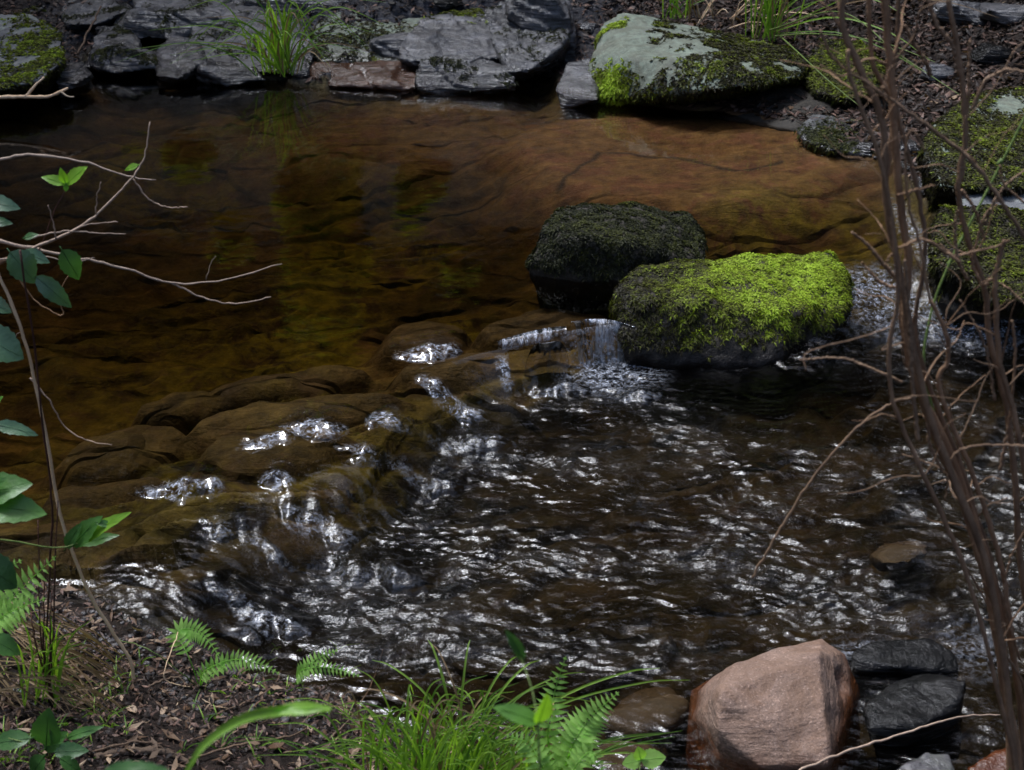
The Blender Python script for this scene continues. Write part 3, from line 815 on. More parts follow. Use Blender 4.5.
# the red sandstone boulder at the lower right
pts = [P(700, 690, 2.86), P(720, 690, 2.72), P(735, 664, 2.84), P(780, 648, 2.96), P(822, 636, 3.02), P(846, 652, 3.00), P(860, 690, 2.95), P(818, 655, 2.86),
       P(824, 705, 2.72), P(828, 765, 2.60), P(760, 768, 2.60), P(718, 728, 2.66), P(852, 735, 2.86), P(843, 775, 2.82), P(722, 700, 2.70), P(800, 662, 2.83),
       P(690, 720, 2.80), P(686, 760, 2.85), P(720, 850, 2.64), P(835, 850, 2.70), P(860, 790, 3.0), P(700, 800, 3.05), P(690, 690, 3.0)]
def red_fn(c, n):
    for cx, cy_, Yd, r, dp in ((762, 690, 2.74, .050, .014), (735, 722, 2.66, .034, .007), (775, 655, 2.88, .05, .010), (838, 682, 2.88, .04, .034), (800, 740, 2.64, .03, .006)):
        q = P(cx, cy_, Yd); d2 = ((c - np.array(q)) / np.array([1.25, 1, .55])) ** 2
        c = c - n * (dp * np.exp(-d2.sum(1) / r ** 2 * 1.6))[:, None]
    return c
rr_ = rock("sandstone_boulder", pts, M_red, "smooth pinkish-red sandstone boulder at the water's edge", "boulder", amp=.010, scale=6, fine=.0020, smooth=1, voxel=.0065, strata=.0025, sfreq=30, sdir=(.1, -.35, 1), seed=5, fn=red_fn)

# dark wet stones beside it
rock("wet_stone", [P(850, 650, 3.08), P(872, 640, 3.12), P(930, 636, 3.14), P(955, 652, 3.1), P(958, 672, 3.04), P(900, 668, 3.02), P(852, 672, 3.04), P(860, 720, 3.1), P(950, 715, 3.1), P(900, 690, 3.3)],
     M_black, "low black wet rock with water sheeting over it beside the red boulder", "rock", amp=.012, scale=9, voxel=.009, seed=6)
rock("wet_stone", [P(862, 705, 2.84), P(885, 682, 2.92), P(930, 672, 2.96), P(968, 680, 2.9), P(960, 708, 2.82), P(915, 728, 2.76), P(868, 726, 2.78), P(880, 780, 2.8), P(960, 760, 2.85), P(900, 720, 3.0)],
     M_black, "angular black wet rock between the red boulder and the bare stems", "rock", amp=.014, scale=9, voxel=.009, strata=.004, seed=7)
rock("slate_stone", [P(885, 775, 2.60), P(925, 752, 2.66), P(950, 754, 2.66), P(958, 775, 2.60), P(940, 790, 2.55), P(890, 800, 2.55), P(950, 810, 2.6), P(900, 800, 2.75)],
     M_grey, "pale grey angular stone at the bottom edge right of the red boulder", "stone", amp=.006, scale=9, voxel=.007, smooth=1, seed=8)
rock("rusty_stone", [P(965, 768, 2.62), P(1000, 748, 2.68), P(1045, 735, 2.7), P(1060, 775, 2.6), P(985, 785, 2.58), P(1000, 830, 2.6), P(1060, 820, 2.7)],
     M_rust, "rust-red wet stone in the bottom right corner", "stone", amp=.01, scale=9, voxel=.008, seed=9)

# far bank: the big lichened slab
pts = [P(592, 52, 7.55), P(604, 22, 7.85), P(620, 11, 8.0), P(690, 24, 7.95), P(745, 34, 7.85), P(795, 52, 7.6), P(805, 66, 7.35), P(800, 78, 7.15), P(760, 84, 6.98), P(700, 92, 6.95), P(650, 96, 7.05),
       P(600, 98, 7.25), P(588, 75, 7.4), P(640, 60, 7.2), P(720, 62, 7.1), P(590, 106, 7.35), P(660, 108, 7.4), P(640, 90, 7.9), P(790, 85, 7.7)]
slab_o = rock("lichened_boulder", pts, M_green, "broad slanting boulder with pale green lichen and moss patches on the far bank", "boulder", amp=.035, scale=3.2, voxel=.014, strata=.006, sfreq=16, sdir=(.1, -.5, 1), seed=10)
def slab_moss(w, n):
    px, py = px_plan(w[:, 0], w[:, 1], w[:, 2])
    a = sstep(680, 735, px + 25 * noise(w * 7, 3)) * sstep(-.35, .05, noise(w * 6, 9) + .12) * sstep(24, 42, py)
    b = sstep(.1, .32, fbm(w * 6.5, 3, 12)) * .9
    e = np.exp(-((px - 612) / 20) ** 2 - ((py - 84) / 13) ** 2) * 1.4
    f = sstep(84, 94, py + 5 * noise(w * 8, 5)) * .5
    return np.clip(np.maximum(np.maximum(a, b), np.maximum(e, f)), 0, 1)
moss(slab_o, 30000, slab_moss, M_moss, .018, .0045, 4, lambda w, n: .14 + .62 * np.exp(-((px_plan(w[:, 0], w[:, 1], w[:, 2])[0] - 612) / 22) ** 2) + .22 * sstep(.1, .5, noise(w * 5, 22)))
rock("slate_stone", [P(555, 88, 7.3), P(566, 62, 7.5), P(590, 56, 7.55), P(600, 80, 7.35), P(598, 100, 7.15), P(565, 97, 7.2), P(560, 110, 7.2), P(600, 110, 7.5)], M_slate_wet,
     "small dark slate wedge at the left foot of the lichened boulder", "stone", amp=.012, scale=7, voxel=.01, seed=11)
# shaded bank under the overhang, a piece of the far bank
rock("bank_stone", [P(640, 106, 7.3), P(700, 95, 7.35), P(790, 86, 7.3), P(830, 100, 7.1), P(845, 140, 6.7), P(800, 128, 6.85), P(720, 112, 7.12), P(820, 160, 6.9), P(700, 130, 7.5), P(850, 120, 7.3)], M_mossrock,
     "low dark mossy bank stone under the lichened boulder's overhang", "rock", amp=.03, scale=6, voxel=.014, seed=12)
rock("flat_stone", [P(796, 128, 6.78), P(812, 113, 6.95), P(870, 118, 6.95), P(885, 142, 6.62), P(872, 156, 6.45), P(830, 150, 6.5), P(800, 138, 6.65), P(810, 170, 6.7), P(880, 170, 6.8)], M_grey,
     "flat grey stone with a mossy cushion on the far bank behind the stems", "stone", amp=.012, scale=6, voxel=.011, strata=.004, seed=13)
fs = bpy.data.objects["flat_stone"]
moss(fs, 6000, lambda w, n: np.exp(-((px_plan(w[:, 0], w[:, 1], w[:, 2])[0] - 832) / 22) ** 2 - ((px_plan(w[:, 0], w[:, 1], w[:, 2])[1] - 138) / 11) ** 2) * 1.3, M_moss_dark, .016, .004, 4, lambda w, n: .5)

# slate ledges of the far bank
def slate(pts, label, m=None, seed=1, mossf=None, mt=.3, name="slate_ledge", **kw):
    k = dict(amp=.018, scale=4, voxel=.012, smooth=1, strata=.030, sfreq=15, sdir=(.35, -.15, 1), fine=.009); k.update(kw)
    o = rock(name, pts, m or M_slate, label, "rock ledge", seed=seed, **k)
    if mossf: moss(o, 9000, mossf, M_moss, .017, .0042, 4, lambda w, n: mt + 0 * w[:, 0])
    return o
def blot(cx, cy_, rx, ry, k=1.3):
    def f(w, n):
        px, py = px_plan(w[:, 0], w[:, 1], w[:, 2])
        return k * np.exp(-((px - cx) / rx) ** 2 - ((py - cy_) / ry) ** 2) * sstep(-.4, .1, noise(w * 9, 17) + .15)
    return f
slate([P(414, 84, 7.45), P(418, 58, 7.55), P(470, 52, 7.65), P(512, 68, 7.5), P(518, 86, 7.4), P(480, 91, 7.38), P(420, 88, 7.42), P(420, 100, 7.45), P(510, 100, 7.5), P(480, 70, 8.0), P(425, 70, 8.0)],
      "dark layered slate ledge dipping into the pool, lowest of the middle far-bank slates", M_slate_wet, 21)
slate([P(398, 45, 7.75), P(420, 18, 8.1), P(480, 8, 8.4), P(500, 30, 8.0), P(500, 58, 7.68), P(420, 62, 7.6), P(400, 60, 7.65), P(405, 80, 7.8), P(500, 80, 7.9), P(440, 30, 8.7)],
      "layered grey slate block with a pale tan patch above the lowest slate ledge", M_slate, 22, blot(450, 10, 40, 7), .35)
slate([P(482, 12, 8.3), P(520, -8, 8.7), P(560, -5, 8.6), P(575, 20, 8.1), P(560, 48, 7.7), P(530, 70, 7.45), P(508, 72, 7.45), P(496, 50, 7.7), P(500, 90, 7.6), P(560, 70, 7.9), P(560, 20, 9)],
      "steep shiny wet slate chute running down to the pool left of the lichened boulder", M_slate_wet, 23, sdir=(.8, .2, .6), sfreq=20)
slate([P(310, 76, 7.62), P(316, 62, 7.7), P(400, 62, 7.72), P(420, 72, 7.6), P(418, 88, 7.45), P(330, 86, 7.5), P(320, 95, 7.6), P(415, 98, 7.6), P(400, 80, 8), P(320, 80, 8)],
      "flat red-brown wet stone step under the mossy green ledge", M_rustled, 24, name="flat_ledge")
slate([P(308, 50, 7.95), P(316, 24, 8.3), P(350, 4, 8.8), P(420, 4, 8.8), P(428, 22, 8.3), P(418, 40, 8.0), P(400, 62, 7.8), P(320, 62, 7.8), P(320, 80, 8), P(410, 80, 8.1), P(380, 20, 9.1)],
      "mossy stone ledge with pale green caps left of the layered slates", M_green, 25, blot(345, 42, 65, 16), .12, name="mossy_ledge", strata=.03, sfreq=9, sdir=(0, -.1, 1))
slate([P(190, 40, 8.0), P(200, 10, 8.6), P(245, 2, 8.8), P(300, 18, 8.4), P(318, 48, 7.95), P(310, 70, 7.68), P(262, 72, 7.6), P(215, 62, 7.72), P(210, 84, 7.8), P(310, 86, 7.8), P(260, 30, 9)],
      "dark grey rounded slate behind the grass tuft on the far bank", M_slate, 26)
slate([P(132, -2, 8.9), P(160, -22, 9.4), P(220, -20, 9.4), P(235, -2, 8.9), P(205, 12, 8.5), P(160, 18, 8.4), P(140, 30, 8.6), P(215, 30, 8.7), P(180, -5, 9.8)],
      "dark slate block at the top edge above the small side pool", M_slate, 27)
slate([P(90, 44, 8.0), P(96, 26, 8.3), P(116, 22, 8.35), P(140, 42, 8.0), P(144, 54, 7.85), P(118, 56, 7.82), P(92, 54, 7.85), P(95, 70, 7.9), P(140, 70, 8), P(120, 40, 8.5)],
      "small fan-shaped dark slate at the left side of the side pool", M_slate_wet, 28)
slate([P(60, 14, 8.7), P(70, -4, 9.1), P(110, -6, 9.1), P(130, 10, 8.6), P(95, 24, 8.35), P(66, 24, 8.4), P(70, 40, 8.6), P(120, 35, 8.7), P(90, 0, 9.4)],
      "dark shaded slate at the top edge right of the mossy left boulder", M_slate, 29)
slate([P(148, 56, 7.85), P(172, 34, 8.05), P(198, 40, 7.95), P(206, 62, 7.7), P(180, 78, 7.5), P(156, 76, 7.55), P(160, 90, 7.7), P(200, 86, 7.8)],
      "wet purplish slate stone at the pool edge between side pool and grass tuft", M_slate_wet, 30, name="slate_stone")
slate([P(52, 76, 7.5), P(60, 62, 7.65), P(84, 58, 7.7), P(96, 72, 7.5), P(80, 82, 7.35), P(56, 82, 7.36), P(60, 96, 7.4), P(90, 92, 7.6)],
      "small wet slate stone at the pool edge below the mossy left boulder", M_slate_wet, 31, name="slate_stone")
lb = slate([P(-40, 30, 7.9), P(-30, 12, 8.2), P(30, 14, 8.1), P(62, 30, 7.85), P(64, 60, 7.45), P(40, 80, 7.2), P(0, 90, 7.1), P(-50, 92, 7.1), P(-30, 110, 7.3), P(50, 95, 7.5), P(20, 50, 8.3), P(-60, 50, 8.2)],
      "grey boulder half covered in bright moss at the far left bank", M_grey, 32, None, name="mossy_boulder", strata=.008, sfreq=14)
def lbm(w, n):
    px, py = px_plan(w[:, 0], w[:, 1], w[:, 2])
    return np.clip(1.4 * np.exp(-((px - 42) / 26) ** 2 - ((py - 48) / 26) ** 2) + 1.1 * np.exp(-((px - 5) / 30) ** 2 - ((py - 84) / 14) ** 2), 0, 1) * sstep(-.35, .1, noise(w * 8, 2) + .1)
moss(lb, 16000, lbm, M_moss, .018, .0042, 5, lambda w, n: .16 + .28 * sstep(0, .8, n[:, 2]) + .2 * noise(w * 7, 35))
ub = slate([P(-20, 2, 9.0), P(0, -12, 9.3), P(40, -10, 9.3), P(52, 4, 8.9), P(30, 14, 8.6), P(-10, 14, 8.6), P(0, 30, 8.8), P(40, 30, 8.8)],
      "small dark rock topped with moss in the top left corner", M_slate, 33, blot(20, 2, 30, 8, 1.6), .25, name="mossy_stone")

# right bank boulders
rb = slate([P(922, 150, 5.97), P(935, 118, 6.22), P(985, 92, 6.57), P(1040, 84, 6.72), P(1075, 120, 6.32), P(1060, 185, 5.72), P(1000, 190, 5.62), P(940, 186, 5.67), P(930, 210, 5.82), P(1060, 210, 5.92), P(1020, 120, 6.92)],
      "large boulder with olive moss and a pale lichened top on the right bank", M_green, 34, None, name="mossy_boulder", strata=.006, amp=.03)
def rbm(w, n):
    px, py = px_plan(w[:, 0], w[:, 1], w[:, 2])
    top = np.exp(-((px - 1010) / 28) ** 2 - ((py - 106) / 14) ** 2)
    return np.clip(sstep(-.6, .0, noise(w * 6, 3) + .35) * (1 - 1.2 * top), 0, 1)
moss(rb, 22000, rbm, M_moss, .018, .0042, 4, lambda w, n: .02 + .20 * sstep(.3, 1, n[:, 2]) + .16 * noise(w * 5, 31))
slate([P(952, 196, 5.70), P(965, 176, 5.85), P(1060, 172, 5.90), P(1080, 205, 5.60), P(1020, 214, 5.50), P(960, 208, 5.55), P(965, 230, 5.60), P(1070, 230, 5.65)],
      "flat pale mauve-grey stone shelf below the right-bank mossy boulder", M_grey, 35, name="flat_stone")
rb2 = slate([P(926, 235, 5.27), P(945, 208, 5.42), P(990, 205, 5.42), P(1040, 210, 5.42), P(1075, 250, 5.17), P(1060, 300, 4.82), P(1010, 300, 4.79), P(950, 268, 4.97), P(930, 262, 5.02), P(945, 320, 4.97), P(1060, 330, 4.97), P(1020, 240, 5.67)],
      "mossy stone at the right edge standing in the side cascade", M_mossrock, 36, None, name="mossy_stone", amp=.03)
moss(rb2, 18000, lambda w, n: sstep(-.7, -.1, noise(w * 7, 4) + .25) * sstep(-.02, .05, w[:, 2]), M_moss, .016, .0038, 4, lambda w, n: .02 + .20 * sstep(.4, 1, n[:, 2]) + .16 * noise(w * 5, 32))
ub2 = slate([P(800, 60, 7.5), P(820, 38, 7.8), P(860, 42, 7.7), P(882, 62, 7.4), P(880, 92, 7.0), P(850, 100, 6.95), P(812, 90, 7.1), P(820, 110, 7.1), P(870, 110, 7.3)],
      "lumpy moss-covered stone joining the right end of the lichened boulder", M_mossrock, 37, None, name="mossy_stone", amp=.03)
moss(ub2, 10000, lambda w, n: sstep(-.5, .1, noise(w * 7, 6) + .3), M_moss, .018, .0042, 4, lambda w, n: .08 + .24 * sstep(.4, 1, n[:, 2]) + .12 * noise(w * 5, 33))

# ------------------------------------------------------------------ litter on the banks
M_litter = leaf_mat("dead_leaves", (.012, .007, .005), (.20, .115, .085), .6, .1, .35)
M_twig = bark_mat("dead_twig", (.05, .035, .025), (.16, .11, .075))
M_gravel = rock_mat("wet_gravel_stone", (.02, .02, .022), (.06, .055, .055), (.16, .14, .14), None, rough=.3, scale=2)

def litter(name, n, box, keep, size, m=M_litter, flat=.5, seed=1):
    x0, x1, y0, y1 = box
    x = rng.uniform(x0, x1, n); y = rng.uniform(y0, y1, n)
    z, d = ground(x, y)[:2]
    k = (d < 0) & (rng.random(n) < keep(x, y, z, d)); x, y, z = x[k], y[k], z[k]; n = len(x)
    a = rng.uniform(0, 6.28, n); up = np.stack([rng.normal(0, flat, n), rng.normal(0, flat, n), np.ones(n)], 1); up /= np.linalg.norm(up, axis=1)[:, None]
    ax = np.stack([np.cos(a), np.sin(a), np.zeros(n)], 1); ax -= (ax * up).sum(1)[:, None] * up; ax /= np.linalg.norm(ax, axis=1)[:, None]
    sd = np.cross(up, ax)
    L = (size * rng.uniform(.35, 1.5, n) ** 1.3)[:, None]; w = L * rng.uniform(.12, .42, n)[:, None]
    c = np.stack([x, y, z + .004 + rng.uniform(0, .014, n)], 1); cu = up * L * rng.uniform(-.25, .35, n)[:, None]
    v = np.stack([c - ax * L, c - sd * w + cu * .6, c + cu, c + sd * w + cu * .6, c + ax * L * .9], 1).reshape(-1, 3)
    b = np.arange(n)[:, None] * 5
    f = np.concatenate([b + np.array([0, 1, 2]), b + np.array([0, 2, 3]), b + np.array([1, 4, 2]), b + np.array([2, 4, 3])])
    me = mesh_from(name, v, f, False, {"tint": np.repeat(rng.uniform(0, 1, n) ** 3, 5)})
    return tag(obj(name, me, m), kind="stuff")
litter("leaf_litter", 60000, (-2.2, .6, 2.0, 3.6), lambda x, y, z, d: sstep(-.4, .3, noise2(x, y, 6, 91) + .4), .008, seed=2)
litter("leaf_litter", 60000, (.5, 4.2, 5.6, 9.6), lambda x, y, z, d: .9 + 0 * x, .022, seed=3)
litter("leaf_litter", 40000, (-4.5, .8, 7.2, 9.8), lambda x, y, z, d: .7 + 0 * x, .02, seed=4)

def gravel(name, n, box, keep, rmin, rmax):
    bm = bmesh.new(); bmesh.ops.create_icosphere(bm, subdivisions=2, radius=1)
    v0 = np.array([tuple(v.co) for v in bm.verts]); f0 = np.array([[v.index for v in f.verts] for f in bm.faces]); bm.free()
    x0, x1, y0, y1 = box
    x = rng.uniform(x0, x1, n); y = rng.uniform(y0, y1, n); g = ground(x, y); z, d = g[0], g[1]
    k = rng.random(n) < keep(x, y, z, d); x, y, z = x[k], y[k], z[k]
    V, Fs = [], []
    for i in range(len(x)):
        r = random.uniform(rmin, rmax) * random.uniform(.6, 1.2)
        sh = v0 * np.array([random.uniform(.7, 1.3), random.uniform(.7, 1.2), random.uniform(.4, .75)]) * r
        sh = sh * (1 + .35 * noise(v0 * 1.3 + i * 3.1, 2))[:, None]
        a = random.uniform(0, 6.28); c, s_ = math.cos(a), math.sin(a)
        sh = np.stack([sh[:, 0] * c - sh[:, 1] * s_, sh[:, 0] * s_ + sh[:, 1] * c, sh[:, 2]], 1)
        V.append(sh + np.array([x[i], y[i], z[i] + r * .2])); Fs.append(f0 + i * len(v0))
    me = mesh_from(name, np.concatenate(V), np.concatenate(Fs), True)
    return tag(obj(name, me, M_gravel), kind="stuff")
gravel("gravel", 2600, (-1.5, -.4, 2.5, 3.3), lambda x, y, z, d: (np.abs(d + .06) < .16) * (.35 + .5 * patch(x, y, 95, 650, 70, 25, .6)), .004, .011)
gravel("gravel", 500, (-4.0, 2.6, 5.2, 8.0), lambda x, y, z, d: (np.abs(d) < .08) * .9, .008, .02)

# ------------------------------------------------------------------ plants
M_dryst = bark_mat("dry_stem", (.50, .36, .23), (.75, .58, .40), .6)
M_twigp = bark_mat("pale_twig", (.18, .135, .105), (.38, .295, .235), .7)
M_stem = bark_mat("brown_stem", (.11, .068, .043), (.30, .195, .12), .75)
M_redst = bark_mat("dark_red_stem", (.03, .012, .010), (.08, .035, .025), .6)
M_gstem = bark_mat("green_stem", (.05, .09, .02), (.12, .18, .05), .5)
M_leaf = leaf_mat("broad_leaf", (.035, .10, .035), (.12, .29, .04), .40, .40, .5)
M_leafb = leaf_mat("glossy_blue_green_leaf", (.032, .09, .042), (.08, .17, .07), .32, .25, .8)
M_leaflit = leaf_mat("young_leaf", (.16, .36, .03), (.27, .50, .05), .4, .5, .4)
M_fern = leaf_mat("fern_leaf", (.16, .36, .05), (.36, .60, .14), .5, .5, .35)
M_grass = leaf_mat("grass_blade", (.08, .19, .02), (.32, .52, .07), .45, .45, .4)
M_dryg = leaf_mat("dry_grass_blade", (.16, .10, .05), (.36, .25, .13), .6, .2, .3)

NEAR = Vector((0, -.75, .65))

def G(px, py, Y): return P(px, py, Y)

# bare twigs and broad leaves reaching in from the left
root = at(-210, 690, 0); root.z = ground(np.array([root.x]), np.array([root.y]))[0][0]
br = empty("bramble", root, "bramble with thin pale bare twigs and broad leaves reaching in from the left edge", "shrub")
Yb = 2.95
def path(pts, Y=Yb, dY=0.0): return [P(x, y, Y + dY * i / max(1, len(pts) - 1)) for i, (x, y) in enumerate(pts)]
def stem(parent, pts, r0, r1, m, n=26, knob=.25, jit=.001, tint=None, name="stem", sides=6):
    mb = MB(); tube(mb, pts, r0, r1, n, sides, jit, random.random() if tint is None else tint, knob)
    return mb.build(name, m, parent, parent.location)
stem(br, [root, P(-190, 520, 2.9), P(-120, 380, 2.93), P(-40, 290, 2.95), P(10, 258, 2.95)], .006, .004, M_stem)
stem(br, path([(0, 262), (45, 243), (78, 228), (100, 212), (122, 190), (138, 170), (146, 150), (150, 122)], 2.95, .1), .0030, .0011, M_twigp, 34)
stem(br, [root, P(-200, 480, 3.0), P(-120, 240, 3.05), P(-40, 170, 3.08), P(0, 160, 3.1), P(35, 155, 3.1), P(90, 164, 3.1), P(125, 176, 3.1), P(156, 180, 3.1)], .005, .0011, M_twigp, 44)
stem(br, path([(132, 178), (150, 200), (168, 207), (188, 207)], 3.02), .0016, .0008, M_twigp)
stem(br, path([(30, 238), (65, 231), (95, 233), (126, 234)], 2.96), .0019, .0008, M_twigp)
stem(br, path([(70, 232), (90, 224), (118, 222)], 2.96), .0014, .0007, M_twigp, 14)
stem(br, path([(-40, 232), (20, 246), (80, 258), (130, 270), (170, 283), (222, 280), (282, 264)], 2.95, .1), .0034, .0010, M_twigp, 40)
stem(br, path([(172, 283), (205, 298), (235, 304), (271, 297)], 3.02), .0019, .0009, M_twigp)
stem(br, path([(-30, 262), (40, 257), (70, 262), (95, 258)], 2.93), .0016, .0007, M_twigp)
stem(br, path([(56, 240), (53, 222), (48, 205)], 2.96), .0014, .0008, M_twigp, 12)
stem(br, path([(96, 214), (97, 198), (101, 182)], 2.99), .0013, .0007, M_twigp, 12)
stem(br, path([(206, 280), (212, 262), (216, 256)], 3.0), .0009, .0005, M_twigp, 10)
stem(br, path([(12, 268), (35, 300), (62, 315), (60, 290), (80, 262)], 2.9), .0014, .0008, M_stem)
stem(br, path([(-10, 330), (10, 340), (22, 330)], 2.9), .001, .0006, M_twigp, 12)
stem(br, path([(30, 378), (50, 402), (66, 428), (88, 441), (112, 445)], 2.88), .0016, .0008, M_twigp, 26)
stem(br, path([(34, 258), (44, 240), (56, 208), (67, 188)], 2.97), .0013, .0010, M_redst, 18)
stem(br, path([(20, 250), (32, 330), (42, 420), (52, 500), (50, 560), (44, 690)], 2.75), .0018, .0020, M_redst, 30)
def lf(parent, b, t, Yl, w, tint, m=M_leaf, nrm=None, shape=0, bend=.2, fold=.22, name="leaf", dz=0, serr=.12, label=None):
    mb = MB(); B = P(*b, Yl); T = P(*t, Yl + dz)
    L = (T - B).length
    leaf(mb, B, T, nrm or Vector((.1, -.55, .8)), L * w, bend, fold, 12, shape, tint, serr)
    tube(mb, [B - (T - B) * .12, B + (T - B) * .9], .0011, .0004, 8, 4, 0, tint)
    return mb.build(name, m, parent, parent.location)
for b, t, Yl, w, ti, m in [((66, 184), (41, 176), 2.98, .42, .35, M_leaflit), ((66, 184), (86, 166), 2.98, .5, .45, M_leaflit), ((66, 184), (60, 168), 2.98, .5, .5, M_leaflit), ((66, 184), (66, 192), 2.96, .6, .3, M_leaf),
                           ((138, 165), (124, 170), 2.97, .45, .4, M_leaflit), ((-25, 200), (20, 207), 2.8, .45, .3, M_leafb), ((-25, 222), (12, 222), 2.8, .4, .3, M_leafb),
                           ((10, 252), (36, 283), 2.85, .75, .8, M_leafb), ((22, 252), (50, 262), 2.9, .5, .5, M_leafb), ((62, 250), (80, 280), 2.88, .62, .2, M_leaf), ((36, 276), (72, 308), 2.86, .40, .7, M_leafb),
                           ((-14, 300), (12, 312), 2.8, .6, .2, M_leafb), ((-20, 335), (24, 358), 2.7, .75, .9, M_leafb), ((-6, 424), (38, 434), 2.75, .32, .6, M_leafb),
                           ((24, 238), (38, 234), 2.9, .5, .2, M_leaf), ((-8, 408), (2, 396), 2.8, .5, .8, M_leaf)]:
    lf(br, b, t, Yl, w, ti, m, Vector((random.uniform(-.3, .3), -.6, .75)))

# the long straw-coloured stem
sb = ground_at(134, 684)
st_ = MB(); tube(st_, [P(-60, 190, 2.75), P(-25, 232, 2.76), P(2, 282, 2.78), P(26, 345, 2.80), P(46, 435, 2.82), P(62, 520, 2.83), P(88, 590, 2.84), P(118, 640, 2.85), P(131, 662, 2.85), sb - Vector((0, 0, .02))], .0028, .0040, 60, 7, .0005, .9, .12)
tag(st_.build("dry_cane", M_dryst, None, sb), "long straw-coloured bare cane arching down the left edge to the bank", "cane")

# leafy shoots at the lower left
def shoot(name, label, cat, base, stems, leaves, m_st=M_gstem, group=None):
    o = empty(name, base, label, cat, group)
    for pts, r0, r1 in stems: stem(o, [Vector(p) for p in pts], r0, r1, m_st, 20, .05, .0004)
    for a in leaves: lf(o, *a)
    return o
b1 = P(-120, 600, 2.55)
b1.z = float(ground(np.array([b1.x]), np.array([b1.y]))[0][0])
shoot("vine", "green trailing vine shoot with bright pointed leaves above the water at left", "vine", b1,
      [([b1, P(-60, 545, 2.6), P(0, 540, 2.65), P(55, 548, 2.68), P(82, 542, 2.7)], .0024, .0012)],
      [((72, 546), (100, 516), 2.7, .42, .5, M_leaf), ((76, 543), (128, 511), 2.7, .22, .6, M_leaflit), ((80, 544), (118, 534), 2.72, .30, .5, M_leaf), ((96, 522), (114, 526), 2.7, .4, .5, M_leaf), ((66, 548), (80, 524), 2.7, .4, .3, M_leaf)])
b2 = P(-60, 720, 2.4); b2.z = float(ground(np.array([b2.x]), np.array([b2.y]))[0][0])
shoot("leafy_shoot", "broad bright green leaves at the left edge above the fern", "plant", b2,
      [([b2, P(-40, 600, 2.45), P(-20, 510, 2.5)], .003, .0018)],
      [((-30, 498), (30, 482), 2.5, .55, .55, M_leaf), ((-22, 505), (46, 512), 2.48, .5, .7, M_leaf), ((-20, 560), (18, 588), 2.4, .7, .1, M_leaf), ((-14, 490), (6, 478), 2.5, .5, .4, M_leaf)])
b3 = ground_at(50, 764)
shoot("leafy_shoot", "low dark green shoot with broad leaves at the bottom left corner", "plant", b3,
      [([b3, P(50, 735, 2.42), P(48, 712, 2.44)], .002, .0012), ([b3, P(30, 745, 2.4), P(8, 738, 2.4)], .0018, .001), ([b3, P(75, 745, 2.42), P(90, 735, 2.42)], .0018, .001)],
      [((46, 746), (48, 710), 2.42, .62, .2, M_leaf), ((30, 738), (-14, 744), 2.4, .42, .3, M_leaf), ((66, 738), (102, 726), 2.43, .25, .4, M_leaf), ((54, 752), (88, 750), 2.4, .5, .2, M_leaf), ((44, 756), (30, 776), 2.38, .6, .3, M_leaf),
       ((60, 758), (82, 772), 2.38, .5, .5, M_leaf), ((44, 750), (66, 732), 2.42, .5, .35, M_leaf)])
b4 = P(-70, 690, 2.5); b4.z = float(ground(np.array([b4.x]), np.array([b4.y]))[0][0])
shoot("leafy_shoot", "single broad green leaf at the left edge over the dry stems", "plant", b4, [([b4, P(-40, 655, 2.5), P(-8, 640, 2.5)], .002, .001)], [((-10, 638), (21, 654), 2.5, .6, .5, M_leaf)])

# dark upright stems and dry straws on the left bank
b5 = ground_at(45, 705)
ds = empty("dead_stalks", b5, "clump of thin dark upright dead stalks with green shoots at its foot, left bank", "plant")
for x0, x1, yt in ((44, 38, 520), (46, 58, 500), (43, 45, 560), (48, 52, 590), (40, 30, 600)):
    stem(ds, [b5 + Vector((random.uniform(-.02, .02), random.uniform(-.02, .02), -.01)), P((x0 + x1) / 2, 640, b5.y), P(x1, yt, b5.y + .05)], .0022, .0010, M_redst, 16)
mb = MB()
for i in range(26):
    a = random.uniform(-30, 45); h = random.uniform(25, 90)
    x0 = 42 + random.uniform(-20, 22)
    p0 = ground_at(x0, 700 + random.uniform(-12, 14))
    blade(mb, [p0, P(x0 + a * .3, 690 - h * .6, p0.y), P(x0 + a * .9, 690 - h * random.uniform(.7, 1), p0.y - .02)], .004, 10, random.random())
tag(mb.build("foliage", M_grass, ds, b5), kind="stuff")
b6 = ground_at(-10, 690)
straw = MB()
for i in range(75):
    x0 = random.uniform(-40, 70); y0 = random.uniform(610, 700); x1 = x0 + random.uniform(40, 110); y1 = y0 + random.uniform(10, 75)
    a = ground_at(x0, y0 + 20) + Vector((0, 0, random.uniform(.02, .10))); c = ground_at(min(x1, 130), min(y1 + 10, 720)) + Vector((0, 0, .004))
    m = (a + c) * .5 + Vector((0, 0, random.uniform(.0, .05)))
    blade(straw, [a, m, c], random.uniform(.002, .004), 10, random.random())
tag(straw.build("dry_straw", M_dryg, None, b6), "fan of dry brown straw stems lying on the left bank", "dry grass", None, "stuff")

